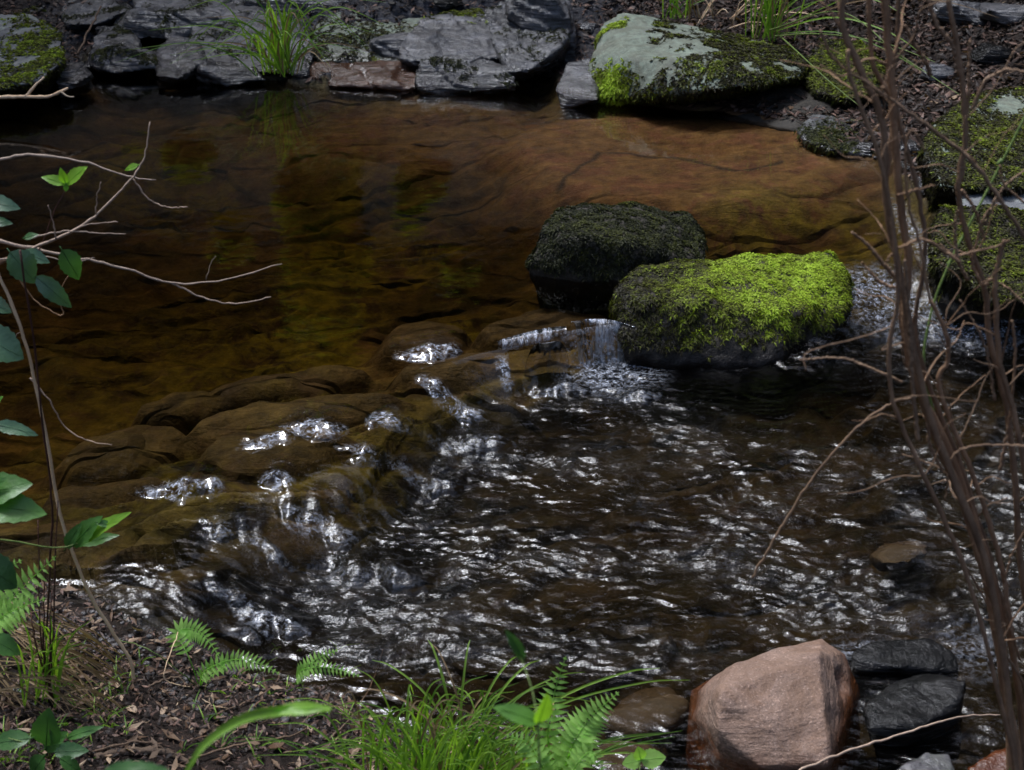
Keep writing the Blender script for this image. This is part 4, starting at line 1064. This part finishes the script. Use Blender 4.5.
# ferns
def frond(parent, pts, width, pairs=15, tint=.5, start=.12, nrm=NEAR, lab=None):
    mb = MB(); pp = spline(pts, 60)
    tube(mb, pts, .0016, .0005, 30, 5, 0, tint)
    pairs = int(pairs * 1.45)
    for i in range(pairs):
        t = start + (1 - start) * (i + .5) / pairs
        k = t * 59; p = pp[int(k)].lerp(pp[min(59, int(k) + 1)], k - int(k))
        tg = (pp[min(59, int(k) + 1)] - pp[max(0, int(k) - 1)]).normalized()
        prof = math.sin(math.pi * min(1, (t - start) / (1 - start) * .75 + .25)) ** .9
        for sd in (-1, 1):
            s = tg.cross(nrm).normalized() * sd
            L = width * prof * random.uniform(.88, 1.08) + .002
            d = (s + tg * .38 + nrm * random.uniform(-.1, .15)).normalized()
            tip = p + d * L - Vector((0, 0, L * .12))
            leaf(mb, p, tip, nrm, max(L * .24, .0035), .15, .12, 18, 1, min(1, max(0, tint + random.uniform(-.2, .2))), .55)
    return mb.build("frond", M_fern, parent, parent.location)
f1 = ground_at(-30, 640)
fe = empty("fern", f1, "fern with pale green fronds at the left edge over the water line", "fern")
frond(fe, [f1, P(-10, 625, 2.68), P(20, 590, 2.66), P(56, 556, 2.66)], .05, 13, .6)
frond(fe, [f1, P(-20, 632, 2.66), P(10, 612, 2.62), P(46, 598, 2.58)], .045, 12, .7)
frond(fe, [f1, P(-30, 600, 2.7), P(-5, 575, 2.7), P(22, 560, 2.72)], .04, 10, .4)
f2 = ground_at(200, 690)
fe = empty("fern", f2, "small fern with arching fronds at the water's edge beside the pale cane", "fern")
frond(fe, [f2, P(190, 660, 2.9), P(178, 632, 2.95), P(200, 632, 2.95), P(222, 660, 2.88)], .032, 14, .45, .3)
frond(fe, [f2, P(204, 672, 2.84), P(230, 660, 2.82), P(255, 662, 2.80), P(280, 674, 2.78)], .026, 14, .75, .15)
frond(fe, [f2, P(210, 668, 2.84), P(225, 664, 2.82), P(206, 680, 2.78)], .018, 8, .6, .3)
stem(fe, [f2, P(165, 680, 2.86), P(172, 650, 2.9), P(178, 632, 2.94)], .0014, .0008, M_dryst, 16)
stem(fe, [f2, P(150, 650, 2.9), P(120, 640, 2.95)], .0014, .0008, M_gstem, 16)
f3 = ground_at(296, 686)
fe = empty("fern", f3, "tiny fern with two short fronds at the pool edge left of the grass tuft", "fern")
frond(fe, [f3, P(300, 672, 2.86), P(318, 658, 2.86), P(338, 650, 2.88)], .022, 11, .8, .15)
frond(fe, [f3, P(302, 670, 2.84), P(330, 668, 2.83), P(360, 676, 2.80)], .020, 13, .7, .15)
f4 = ground_at(560, 790)
fe = empty("fern", f4, "green fern with upright toothed fronds right of the grass tuft", "fern")
frond(fe, [f4, P(548, 740, 2.46), P(554, 695, 2.50), P(566, 656, 2.52)], .036, 13, .4, .1)
frond(fe, [f4, P(570, 752, 2.42), P(588, 720, 2.42), P(619, 692, 2.42)], .046, 15, .85, .12)
frond(fe, [f4, P(545, 772, 2.40), P(530, 745, 2.40), P(506, 735, 2.40)], .034, 11, .6, .1)
frond(fe, [f4, P(570, 775, 2.38), P(590, 752, 2.36), P(606, 775, 2.34)], .03, 11, .7, .1)

# trifoliate leaf in the shallows
c5 = ground_at(640, 800)
tf = empty("clover_leaf", c5, "three-part pale green leaf on a short stalk at the bottom edge", "plant")
stem(tf, [c5, P(641, 775, 2.48), P(640, 762, 2.5)], .0012, .0010, M_gstem, 10)
for t_ in ((638, 747), (666, 757), (622, 764)):
    lf(tf, (641, 760), t_, 2.5, .75, .65, M_fern, Vector((0, -.7, .7)), 0, .1, .12)

# grass
def grass(name, label, base, blades, m, w, dry=None, group=None):
    mb = MB(); md = MB()
    for pts in blades:
        tgt = md if dry and random.random() < dry else mb
        blade(tgt, pts, w * random.uniform(.7, 1.25), 14, random.random())
    o = empty(name, base, label, "grass")
    tag(mb.build("foliage", m, o, base), kind="stuff")
    if md.v: tag(md.build("dry_foliage", M_dryg, o, base), kind="stuff")
    return o
bl = []
for i in range(280):
    x0 = random.gauss(450, 38); y0 = random.uniform(742, 792); Y0 = 2.50 + random.uniform(-.04, .12)
    b = P(x0, y0, Y0); b.z = min(b.z, float(ground(np.array([b.x]), np.array([b.y]))[0][0]) + .0)
    ln = random.choice((-1, 1, 1)) * random.uniform(.02, .17) + (x0 - 445) * .0012; h = random.uniform(.09, .26) * (1 - .25 * abs(ln) / .17)
    dy = random.uniform(-.06, .10)
    bl.append([b, b + Vector((ln * .25, dy * .3, h * .6)), b + Vector((ln * .65, dy * .7, h * .98)), b + Vector((ln * 1.15, dy, h * random.uniform(.75, 1.1)))])
for tx, ty in ((660, 668), (585, 672), (540, 660), (520, 655), (372, 660), (360, 690), (350, 745), (470, 640), (432, 644), (428, 640), (560, 705), (690, 680)):
    b = P(random.uniform(430, 480), 762, 2.55); T = P(tx, ty, 2.66)
    bl.append([b, b.lerp(T, .45) + Vector((0, 0, .05)), b.lerp(T, .8) + Vector((0, 0, .035)), T])
grass("grass_tuft", "big tuft of long bright green grass at the near water's edge, bottom centre", P(450, 765, 2.55), bl, M_grass, .0042, .12)
bl = []
bb = P(282, 66, 7.62)
for i in range(70):
    b = bb + Vector((random.gauss(0, .045), random.gauss(0, .04), -.03))
    ln = random.gauss(0, .17); h = random.uniform(.12, .42); dy = random.uniform(-.22, .1)
    e = random.uniform(.35, 1.0)
    bl.append([b, b + Vector((ln * .35, dy * .3, h * .7)), b + Vector((ln * .9, dy * .7, h)), b + Vector((ln * 1.7, dy * 1.1, h * e))])
grass("grass_tuft", "arching tuft of reedy grass growing on the far bank above the pool, upper left", bb, bl, M_grass, .0085, .22)
bl = []
bb = P(766, 34, 7.9)
for i in range(40):
    b = bb + Vector((random.gauss(0, .05), random.gauss(0, .04), -.02))
    ln = random.gauss(.03, .1); h = random.uniform(.2, .5)
    bl.append([b, b + Vector((ln * .4, 0, h * .6)), b + Vector((ln * 1.2, -.02, h))])
for tx, ty in ((1030, -10), (1000, 18), (930, 60), (905, 15), (955, 100)):
    T = P(tx, ty, 7.2); bl.append([bb, bb.lerp(T, .4) + Vector((0, 0, .13)), bb.lerp(T, .75) + Vector((0, 0, .10)), T])
grass("grass_tuft", "tuft of thin green grass behind the lichened boulder, top right", bb, bl, M_grass, .0075, .2)
bl = []
bb = P(682, 14, 8.1)
for i in range(22):
    b = bb + Vector((random.gauss(0, .05), random.gauss(0, .03), -.02)); ln = random.gauss(0, .1); h = random.uniform(.1, .3)
    bl.append([b, b + Vector((ln * .4, 0, h * .6)), b + Vector((ln * 1.2, -.02, h))])
grass("grass_tuft", "small grass tuft at the top edge behind the lichened boulder's crest", bb, bl, M_grass, .0075, .3)
# dead rust-brown sticks between the two tufts
bl = MB()
for a in range(16):
    p = P(random.uniform(690, 770), random.uniform(14, 30), 8.0); q = p + Vector((random.uniform(-.3, .3), random.uniform(-.1, .1), random.uniform(-.02, .22)))
    tube(bl, [p, (p + q) * .5 + Vector((0, 0, .03)), q], .004, .002, 8, 5, .002, random.random())
tag(bl.build("dead_sticks", M_dryst, None, P(730, 25, 8.0)), "tangle of rust-brown dead sticks behind the lichened boulder", "sticks", None, "stuff")

# long single rush blades crossing the right bank
def rush(label, pts, r=.004, m=M_gstem, name="rush_stem"):
    mb = MB(); tube(mb, pts, r, r * .35, 40, 5, 0, .9)
    return tag(mb.build(name, m, None, pts[0]), label, "grass stem", "long rush stems on the right bank")
g1 = ground_at(770, 60)
rush("long thin rush stem arching over the right bank, uppermost", [P(770, 30, 7.7), P(840, 12, 7.3), P(900, 55, 6.8), P(960, 95, 6.4)], .004)
rush("thin rush stem lying almost level behind the bare stems", [P(775, 36, 7.7), P(820, 34, 7.2), P(880, 42, 6.9), P(935, 62, 6.6)], .004)
rush("pale thin rush stem slanting down toward the flat grey stone", [P(780, 36, 7.7), P(802, 56, 7.0), P(830, 82, 6.7), P(862, 108, 6.5)], .004)
gb = P(925, 320, 2.3); gb2 = P(1030, 900, 2.0); gb2.z = float(ground(np.array([gb2.x]), np.array([gb2.y]))[0][0])
mb = MB(); pts = [gb2, P(1004, 640, 2.2), P(960, 500, 2.22), P(926, 380, 2.25), P(930, 318, 2.28), P(950, 262, 2.3), P(985, 195, 2.33), P(1026, 115, 2.36), P(1060, 50, 2.4)]
tube(mb, pts, .0024, .0022, 50, 6, 0, .8)
for q in ((950, 262), (1000, 162)):
    c = P(*q, 2.31); tube(mb, [c - Vector((.003, 0, .004)), c + Vector((.003, 0, .004))], .0036, .0034, 4, 6)
tag(mb.build("green_cane", M_gstem, None, gb2), "jointed green cane slanting up past the right edge in front of the bare stems", "cane")

# ------------------------------------------------------------------ bare shrubs at the right, near the camera
def shrub(label, base, lines, Y0):
    o = empty("bare_shrub", base, label, "shrub")
    for pts, w0, w1, dy in lines:
        q = [P(x, y, Y0 + dy) for x, y in pts]
        if pts[-1][1] > 770: q.append(Vector((base.x + random.uniform(-.05, .05), base.y + random.uniform(-.04, .04), base.z - .02)))
        k = q[0].y / F_PX * .32
        stem(o, q[::-1], w0 * k, w1 * k, M_stem, 64, .10, .0007, random.random() ** 1.3, sides=7)
        if len(pts) > 6:
            for _ in range(9):
                a = spline(q, 40)[random.randint(3, 30)]
                d = Vector((random.uniform(-1, 1), random.uniform(-.6, .6), random.uniform(-.2, 1))).normalized() * random.uniform(.05, .16)
                stem(o, [a, a + d * .35 + Vector((0, 0, .008)), a + d * .7 + Vector((random.gauss(0, .012), 0, random.gauss(0, .012))), a + d], w1 * k * .38, w1 * k * .14, M_stem, 20, .08, .0004, random.random(), sides=5)
    return o
by = 2.05
bs = P(1030, 900, 1.95); bs.z = float(ground(np.array([bs.x]), np.array([bs.y]))[0][0])
L1 = [([(850, -40), (842, 20), (856, 60), (882, 120), (886, 190), (905, 300), (925, 400), (950, 470), (985, 560), (1002, 650), (1015, 760), (1030, 880)], 15, 10, 0),
      ([(880, -40), (888, 40), (893, 100), (898, 180), (908, 260), (906, 330), (930, 420), (962, 500), (990, 600), (1005, 690), (1020, 790)], 16, 11, .04),
      ([(868, -30), (872, 60), (892, 100), (890, 150), (885, 200), (900, 280), (903, 330), (915, 380), (945, 440), (975, 520), (1000, 620), (1010, 780)], 14, 7, .08),
      ([(848, 50), (850, 75), (862, 110), (880, 160), (893, 230), (898, 300), (890, 340), (893, 400), (915, 455), (945, 520), (972, 590), (1000, 700), (1018, 800)], 9, 6, -.05),
      ([(900, -20), (897, 40), (893, 90), (905, 140), (920, 200), (925, 260), (915, 330), (935, 400), (955, 450), (990, 560), (1010, 640), (1022, 780)], 10, 6, .1),
      ([(820, 30), (835, 60), (870, 85), (905, 110), (940, 135), (975, 165), (1010, 215), (1040, 260)], 7, 4, -.02),
      ([(852, 232), (868, 245), (882, 262), (898, 280)], 8, 4, .03), ([(862, 262), (872, 274), (884, 284), (902, 290)], 6, 3, .03), ([(886, 262), (892, 254), (900, 248), (925, 240), (960, 262)], 6, 3, .0),
      ([(925, 150), (912, 130), (905, 160), (910, 210), (920, 245), (930, 300)], 5, 3, -.02), ([(935, 185), (915, 190), (898, 195)], 4, 2, 0), ([(800, 360), (840, 358), (870, 368), (902, 382)], 5, 3, .05),
      ([(925, 390), (928, 430), (930, 445), (942, 470)], 6, 4, .03), ([(905, 260), (910, 330), (912, 380), (918, 440)], 8, 5, -.04), ([(945, 500), (960, 450), (1040, 446)], 5, 3, .0), ([(915, 398), (895, 402), (860, 425), (815, 475), (780, 530), (752, 578)], 5, 4, .08),
      ([(930, 300), (945, 330), (948, 360), (938, 380), (950, 420), (975, 480), (1000, 560), (1012, 640), (1030, 800)], 10, 7, .06)]
shrub("cluster of leaning brown bare stems in front of the right side of the stream", bs, L1, by)
bs2 = P(1075, 900, 2.0); bs2.z = float(ground(np.array([bs2.x]), np.array([bs2.y]))[0][0])
L2 = [([(940, -30), (952, 20), (962, 80), (965, 140), (958, 190), (968, 240), (985, 290), (990, 340), (1005, 400), (1015, 480), (1020, 560), (1040, 680), (1060, 800)], 13, 7, .12),
      ([(918, -30), (935, 20), (952, 45), (960, 75)], 7, 6, .12), ([(905, 25), (912, 40), (925, 60), (930, 75)], 8, 4, .15), ([(970, 40), (969, 70), (968, 100), (962, 180)], 6, 4, .12),
      ([(1040, 75), (1010, 70), (1000, 72), (985, 82), (972, 110)], 6, 4, .1), ([(985, 240), (975, 210), (962, 190)], 5, 4, .1), ([(958, 210), (955, 230), (958, 260), (968, 280)], 6, 4, .08),
      ([(1000, 200), (985, 215), (978, 240), (972, 262), (985, 290)], 6, 3, .1), ([(1040, 160), (1012, 180), (995, 200), (985, 225)], 5, 3, .1), ([(940, 245), (955, 255), (972, 252), (998, 246), (1010, 240)], 5, 3, .08),
      ([(1030, 310), (1010, 290), (992, 280), (985, 285)], 5, 3, .1), ([(1012, 320), (1015, 350), (1012, 400), (1008, 430), (1000, 470)], 6, 4, .1), ([(1005, 240), (998, 262), (995, 290), (1000, 360), (1015, 420), (1030, 500), (1045, 640), (1060, 800)], 11, 8, .08),
      ([(1000, 165), (1005, 185), (1040, 215)], 4, 3, .1), ([(962, 560), (985, 600), (998, 640), (1030, 700), (1050, 790)], 7, 3, .05), ([(960, 300), (985, 345), (995, 400)], 5, 3, .1), ([(1030, 520), (1010, 560), (1005, 600), (1020, 660)], 5, 3, .05)]
shrub("second clump of bare brown twiggy stems at the right edge", bs2, L2, by)
# the fallen twig
mb = MB(); tube(mb, [P(770, 786, 2.5), P(806, 768, 2.55), P(850, 750, 2.62), P(890, 738, 2.66), P(932, 724, 2.7), P(965, 716, 2.75), P(1000, 715, 2.8)], .0030, .0016, 40, 6, .0010, .8, .2)
tag(mb.build("fallen_twig", M_twigp, None, P(850, 750, 2.62)), "pale thin fallen twig slanting across the bottom edge in front of the red boulder", "twig")
# forked dead branch at the far left bank
fb = empty("dead_branch", P(0, 96, 7.0), "forked pale dead branch lying at the far left water's edge", "branch")
stem(fb, [P(-40, 98, 7.0), P(0, 97, 7.0), P(28, 97, 6.98), P(50, 96, 6.95), P(68, 88, 6.95)], .010, .005, M_dryst, 20)
stem(fb, [P(26, 97, 6.98), P(33, 88, 7.0), P(44, 77, 7.05)], .007, .004, M_dryst, 12)
stem(fb, [P(60, 91, 6.95), P(67, 96, 6.93), P(74, 97, 6.93)], .004, .003, M_dryst, 8)
sk = MB(); tube(sk, [P(78, 54, 7.7), P(90, 28, 7.9), P(101, 6, 8.1)], .007, .004, 14, 5, .002, .6)
tag(sk.build("dead_stick", M_twig, None, P(78, 54, 7.7)), "thin dead stick leaning against the dark far-left rocks", "stick")

# out-of-focus shoots close to the camera at the bottom edge
c1 = P(160, 830, 1.25)
nb = empty("seedling", c1, "out-of-focus arching green shoot with one long leaf at the bottom edge", "plant")
mbb = MB(); blade(mbb, [P(330, 708, 1.34), P(280, 711, 1.33), P(245, 718, 1.32), P(212, 738, 1.3), P(190, 765, 1.28), c1], .011, 30, .6); mbb.build('stem', M_leaflit, nb, c1)
lf(nb, (272, 712), (332, 706), 1.33, .24, .75, M_leaflit, Vector((0, -.4, .9)), 0, .2, .3)
lf(nb, (100, 775), (168, 768), 1.25, .3, .3, M_leaf, Vector((0, -.5, .8)))
c2 = P(545, 840, 1.35)
nb = empty("seedling", c2, "blurred young plant with two broad leaves in front of the fern", "plant")
stem(nb, [c2, P(540, 770, 1.38), P(538, 722, 1.4)], .0016, .0014, M_gstem, 14, 0, 0)
lf(nb, (538, 722), (494, 706), 1.4, .42, .85, M_leaf, Vector((0, -.4, .9)), 0, .15, .2)
lf(nb, (538, 724), (548, 694), 1.4, .5, .7, M_leaflit, Vector((.5, -.7, .4)), 0, .1, .3)
lf(nb, (524, 660), (506, 630), 1.5, .3, .2, M_leaf, Vector((.4, -.7, .4)), 0, .1, .3)
stem(nb, [P(538, 722, 1.4), P(532, 690, 1.45), P(520, 655, 1.5)], .0009, .0006, M_gstem, 10, 0, 0)

# ------------------------------------------------------------------ small falls over the ledge
M_fall = water_material(False, (.9, .3, .10))
def curtain(name, lip_pts, foot_pts, label, foam=.7, groove=.004, thick=.006, seed=1, bulge=.03, nu=90, nv=50):
    a = np.array([tuple(p) for p in spline(lip_pts, nu)]); b = np.array([tuple(p) for p in spline(foot_pts, nu)])
    v = np.linspace(0, 1, nv)[:, None, None]
    # a falling sheet: runs level over the lip, then drops
    fall = v ** 1.9
    run = 1 - (1 - v) ** 1.6
    c = a[None] * (1 - run) + b[None] * run
    c[:, :, 2] = (a[None, :, 2] * (1 - fall[:, :, 0]) + b[None, :, 2] * fall[:, :, 0])
    uu = np.repeat(np.linspace(0, 1, nu)[None], nv, 0); vv = np.repeat(v[:, :, 0], nu, 1)
    L = np.linalg.norm(a[-1] - a[0])
    g = noise2((uu * L).ravel(), (vv * .02).ravel(), 110, seed) + .7 * noise2((uu * L).ravel() * 2.2, (vv * .05).ravel(), 110, seed + 1)
    g = g.reshape(nv, nu) * groove * sstep(0, .25, vv)
    c[:, :, 1] -= g + bulge * np.sin(np.pi * uu) * np.sin(np.pi * vv * .5) * .4
    c[:, :, 2] += g * .5
    back = c.copy(); back[:, :, 1] += thick; back[:, :, 2] -= thick * .6
    V = np.concatenate([c.reshape(-1, 3), back.reshape(-1, 3)]); n = nu * nv
    f = grid_faces(nu, nv); F = np.concatenate([f[:, ::-1], f + n])
    i = np.arange(n).reshape(nv, nu)
    for e in (i[0], i[-1][::-1], i[:, 0][::-1], i[:, -1]):
        F = np.concatenate([F, np.stack([e[:-1], e[1:], e[1:] + n, e[:-1] + n], 1)])
    o = np.array(tuple(lip_pts[0]))
    me = mesh_from(name, V - o, F, True, {"amp": np.full(len(V), .4), "foam": np.full(len(V), foam)})
    return tag(obj(name, me, M_fall, None, tuple(o)), kind="structure")
curtain("waterfall", [at(571, 322, .008), at(590, 319, .010), at(612, 320, .008), at(634, 327, .006)], [at(578, 362, -.17), at(597, 372, -.18), at(616, 373, -.18), at(642, 366, -.17)], None, 1.5, .004)
curtain("waterfall", [at(497, 341, .012), at(520, 334, .014), at(545, 328, .014), at(566, 326, .010)], [at(499, 350, -.012), at(522, 346, -.014), at(545, 341, -.014), at(567, 334, -.006)], None, .8, .0012, .012, 3, .01)
curtain("waterfall", [at(543, 344, -.01), at(554, 342, -.01)], [at(524, 380, -.17), at(570, 376, -.17)], None, .5, .002, .006, 5, .01)

# ------------------------------------------------------------------ loose stones along the far bank and round the side cascade
def small_stone(px, py, r, m, seed, flat=.6):
    c = ground_at(px, py); rn = random.Random(seed)
    pts = []
    for i in range(16):
        d = Vector((rn.gauss(0, 1), rn.gauss(0, 1), rn.gauss(0, 1))).normalized()
        pts.append(c + Vector((d.x * r * 1.25, d.y * r, d.z * r * flat + r * .15)))
    return rock("loose_stone", pts, m, None, "stone", "loose stones along the far bank", voxel=max(.008, r / 9), smooth=1, amp=r * .22, scale=.5 / r, strata=r * .12, sfreq=1.6 / r, fine=r * .05, seed=seed)
spots = [(228, 66, .07, "dark wet stone at the pool edge just left of the grass tuft"), (300, 76, .06, "small dark stone at the right foot of the upper-left grass tuft"),
         (120, 14, .09, "dark stone between the top-edge slates, left of the side pool"), (174, 24, .05, "small wet stone lying in the side pool"),
         (245, 10, .10, "dark stone at the top edge left of the grass tuft"), (445, 6, .10, "dark stone at the top edge above the layered slate block"),
         (590, 30, .06, "small dark stone in the soil left of the lichened boulder's crest"), (545, 78, .05, "little wet stone at the foot of the slate chute"),
         (880, 108, .06, "small dark stone in the leaf litter behind the bare stems"), (905, 150, .07, "dark wet stone at the waterline left of the right-bank boulder"),
         (930, 192, .07, "wet stone in the narrow channel below the right-bank boulder"), (905, 172, .05, "small wet stone at the head of the narrow channel"),
         (865, 152, .05, "little grey stone touching the flat grey stone's right end"), (935, 78, .08, "grey stone in the leaf litter above the right-bank boulder"),
         (990, 60, .10, "dark stone in the shaded bank at the top right"), (960, 20, .14, "shadowy rock at the top edge behind the bare stems"),
         (1010, 15, .16, "dark shadowy rock in the top right corner")]
for i, (px, py, r, lab) in enumerate(spots):
    small_stone(px, py, r, (M_slate_wet, M_slate, M_black)[i % 3], 60 + i)["label"] = lab

# ------------------------------------------------------------------ more of the layered slate bedrock, filling the far bank between the ledges
for i, (cx, cy_, hw, hh, Y0, lab) in enumerate([
        (170, 22, 60, 14, 8.3, "dark slate bedrock step behind the side pool"), (120, 58, 40, 12, 7.75, "low wet slate lip between the fan-shaped slate and the pool"),
        (300, 8, 70, 14, 8.7, "dark slate bedrock step at the top edge behind the grass tuft"), (395, 48, 34, 16, 7.9, "dark slate wedge between the mossy ledge and the layered block"),
        (232, 72, 34, 9, 7.62, "low wet slate at the pool's edge under the rounded slate"), (536, 30, 44, 40, 8.0, "wet slate bedrock behind the shiny slate chute")]):
    pts = []
    for k in range(22):
        a = random.uniform(0, 6.28); r = random.uniform(.7, 1.0)
        pts.append(P(cx + hw * r * math.cos(a), cy_ - hh * .5 + hh * r * math.sin(a) * .5, Y0 + random.uniform(-.05, .5)))
    pts += [P(cx - hw, cy_ + hh, Y0), P(cx + hw, cy_ + hh * .9, Y0 - .05), P(cx, cy_ + hh * 1.3, Y0 - .1), P(cx, cy_ - hh, Y0 + .6)]
    slate(pts, lab, (M_slate_wet, M_slate)[i % 2], 90 + i)

# ------------------------------------------------------------------ fallen leaves, twigs and a root on the near bank
M_dead = leaf_mat("fallen_leaf", (.10, .055, .03), (.42, .30, .20), .6, .1, .3)
labs = ["pale curled dead leaf lying on the dark soil near the cane's foot", "tan dead leaf on the soil right of the cane's foot", "brown dead leaf on the left bank beside the dead stalks",
        "rust-brown dead leaf on the soil above the arching green shoot", "small tan dead leaf on the bank under the little fern", "dead leaf lying at the foot of the big grass tuft"]
for i, (px, py) in enumerate([(131, 712), (165, 716), (96, 706), (205, 735), (262, 700), (335, 742)]):
    c = ground_at(px, py) + Vector((0, 0, .008)); a = random.uniform(0, 3.1); d = Vector((math.cos(a), math.sin(a), .15)) * random.uniform(.014, .022)
    mb = MB(); leaf(mb, c - d, c + d, Vector((random.uniform(-.3, .3), -.2, 1)), d.length * random.uniform(.7, 1.1), random.uniform(.3, .8), .5, 10, 0, (1, .75, .3, .15, .6, .4)[i], .1)
    tag(mb.build("fallen_leaf", M_dead, None, c), labs[i], "leaf", "fallen leaves on the near bank")
tl = ["thin bent twig on the soil below the little fern", "grey-brown twig lying along the bottom of the left bank", "dark crooked twig between the cane's foot and the fern",
      "fine pale twig on the bank just below the water's edge at left", "short twig slanting over the soil left of the grass tuft", "long dark twig at the bottom edge behind the arching green shoot",
      "twig reaching from the bank toward the grass tuft", "thin dark twig lying against the dead stalks"]
for i, p in enumerate([[(205, 722), (240, 708), (272, 690), (282, 676)], [(90, 756), (140, 752), (172, 754), (186, 762)], [(150, 692), (176, 684), (196, 690), (222, 676)],
                       [(20, 662), (70, 652), (118, 655)], [(300, 730), (318, 716), (342, 706)], [(190, 768), (250, 752), (300, 738), (345, 700)], [(330, 745), (352, 722), (372, 690), (400, 640)],
                       [(2, 708), (40, 704), (90, 716), (122, 735)]]):
    q = [ground_at(a, b) + Vector((0, 0, random.uniform(.004, .018))) for a, b in p]
    if i == 6: q[-1] = q[-2] + Vector((.03, .02, .09))
    mb = MB(); tube(mb, q, .0026, .0012, 26, 6, .0012, random.random(), .3)
    tag(mb.build("twig", M_twig, None, q[0]), tl[i], "twig", "twigs lying on the near bank")
q = [ground_at(a, b) + Vector((0, 0, .006)) for a, b in [(96, 764), (130, 757), (165, 758), (190, 768)]]
mb = MB(); tube(mb, q, .008, .005, 24, 8, .001, .2, .3)
tag(mb.build("root", M_twig, None, q[0]), "thick dark root half buried in the soil at the bottom left", "root")
c = ground_at(14, 690)
rock("flat_stone", [P(-12, 684, c.y), P(0, 680, c.y + .03), P(24, 682, c.y + .03), P(29, 692, c.y - .02), P(10, 700, c.y - .05), P(-14, 698, c.y - .04), P(0, 715, c.y), P(20, 712, c.y)], M_grey,
     "flat pale stone at the left edge among the dry straw", "stone", amp=.004, scale=12, voxel=.006, smooth=1, seed=120)

# low seedlings and moss tufts on the near bank
sd = MB()
for i in range(150):
    px, py = random.uniform(0, 360), random.uniform(650, 768)
    if random.random() > .35 + .5 * (px < 130): continue
    c = ground_at(px, py)
    for k in range(random.randint(2, 5)):
        a = random.uniform(0, 6.28); L = random.uniform(.012, .05); up = random.uniform(.3, 1.6)
        d = Vector((math.cos(a), math.sin(a), up)).normalized() * L
        blade(sd, [c - Vector((0, 0, .003)), c + d * .6, c + d + Vector((math.cos(a), math.sin(a), -.4)) * L * .35], random.uniform(.0018, .0036), 7, random.random())
tag(sd.build("ground_cover", M_grass, None, (0, 0, 0)), "low green seedlings and grass shoots over the near bank", "ground cover", None, "stuff")

# ------------------------------------------------------------------ smooth brown slabs lying under the water
def sunken(label, outline, top, drop, seed, thick=.16):
    top -= .012
    pts = []
    cx = sum(p[0] for p in outline) / len(outline); cy_ = sum(p[1] for p in outline) / len(outline)
    for x, y in outline:
        pts.append(at(x, y, top - drop)); pts.append(at(cx + (x - cx) * .72, cy_ + (y - cy_) * .62, top)); pts.append(at(x, y, top - thick))
    rock("sunken_stone", pts, M_bedstone, label, "stone", "brown stones under the water", amp=.05, scale=4.5, voxel=.011, smooth=9, strata=.005, sfreq=20, fine=.004, seed=seed)
sunken("brown stone under the shallow water left of the sandstone boulder", [(600, 725), (620, 700), (668, 690), (690, 704), (680, 728), (640, 742)], LOW - .012, .03, 137)
sunken("smaller brown stone under the shallow water by the clover-like leaf", [(590, 765), (600, 745), (640, 742), (660, 752), (650, 775), (610, 780)], LOW - .015, .03, 138)
sunken("reddish brown stone under the riffle left of the bare stems", [(868, 556), (880, 545), (918, 542), (935, 552), (915, 566), (880, 568)], LOW - .01, .02, 139, .1)
litter("leaf_litter", 2600, (-1.9, .2, 2.2, 3.3), lambda x, y, z, d: .75 + 0 * x, .017, M_dead, .35, 8)
litter("leaf_litter", 1500, (.6, 4.0, 5.8, 9.4), lambda x, y, z, d: .8 + 0 * x, .028, M_dead, .35, 9)
# thin moss and dirt in the joints of the far-bank slates
for o in [o for o in col.objects if o.name.startswith("slate_ledge") and not o.children][:9]:
    k = random.uniform(0, 9)
    moss(o, 5000, lambda w, n: sstep(.12, .4, noise(w * 4.5 + k, 41) + .25 * noise(w * 14, 42)) * sstep(.2, .8, n[:, 2]), M_moss_dark, .014, .0035, 4, lambda w, n: .38 + .2 * noise(w * 9, 43))
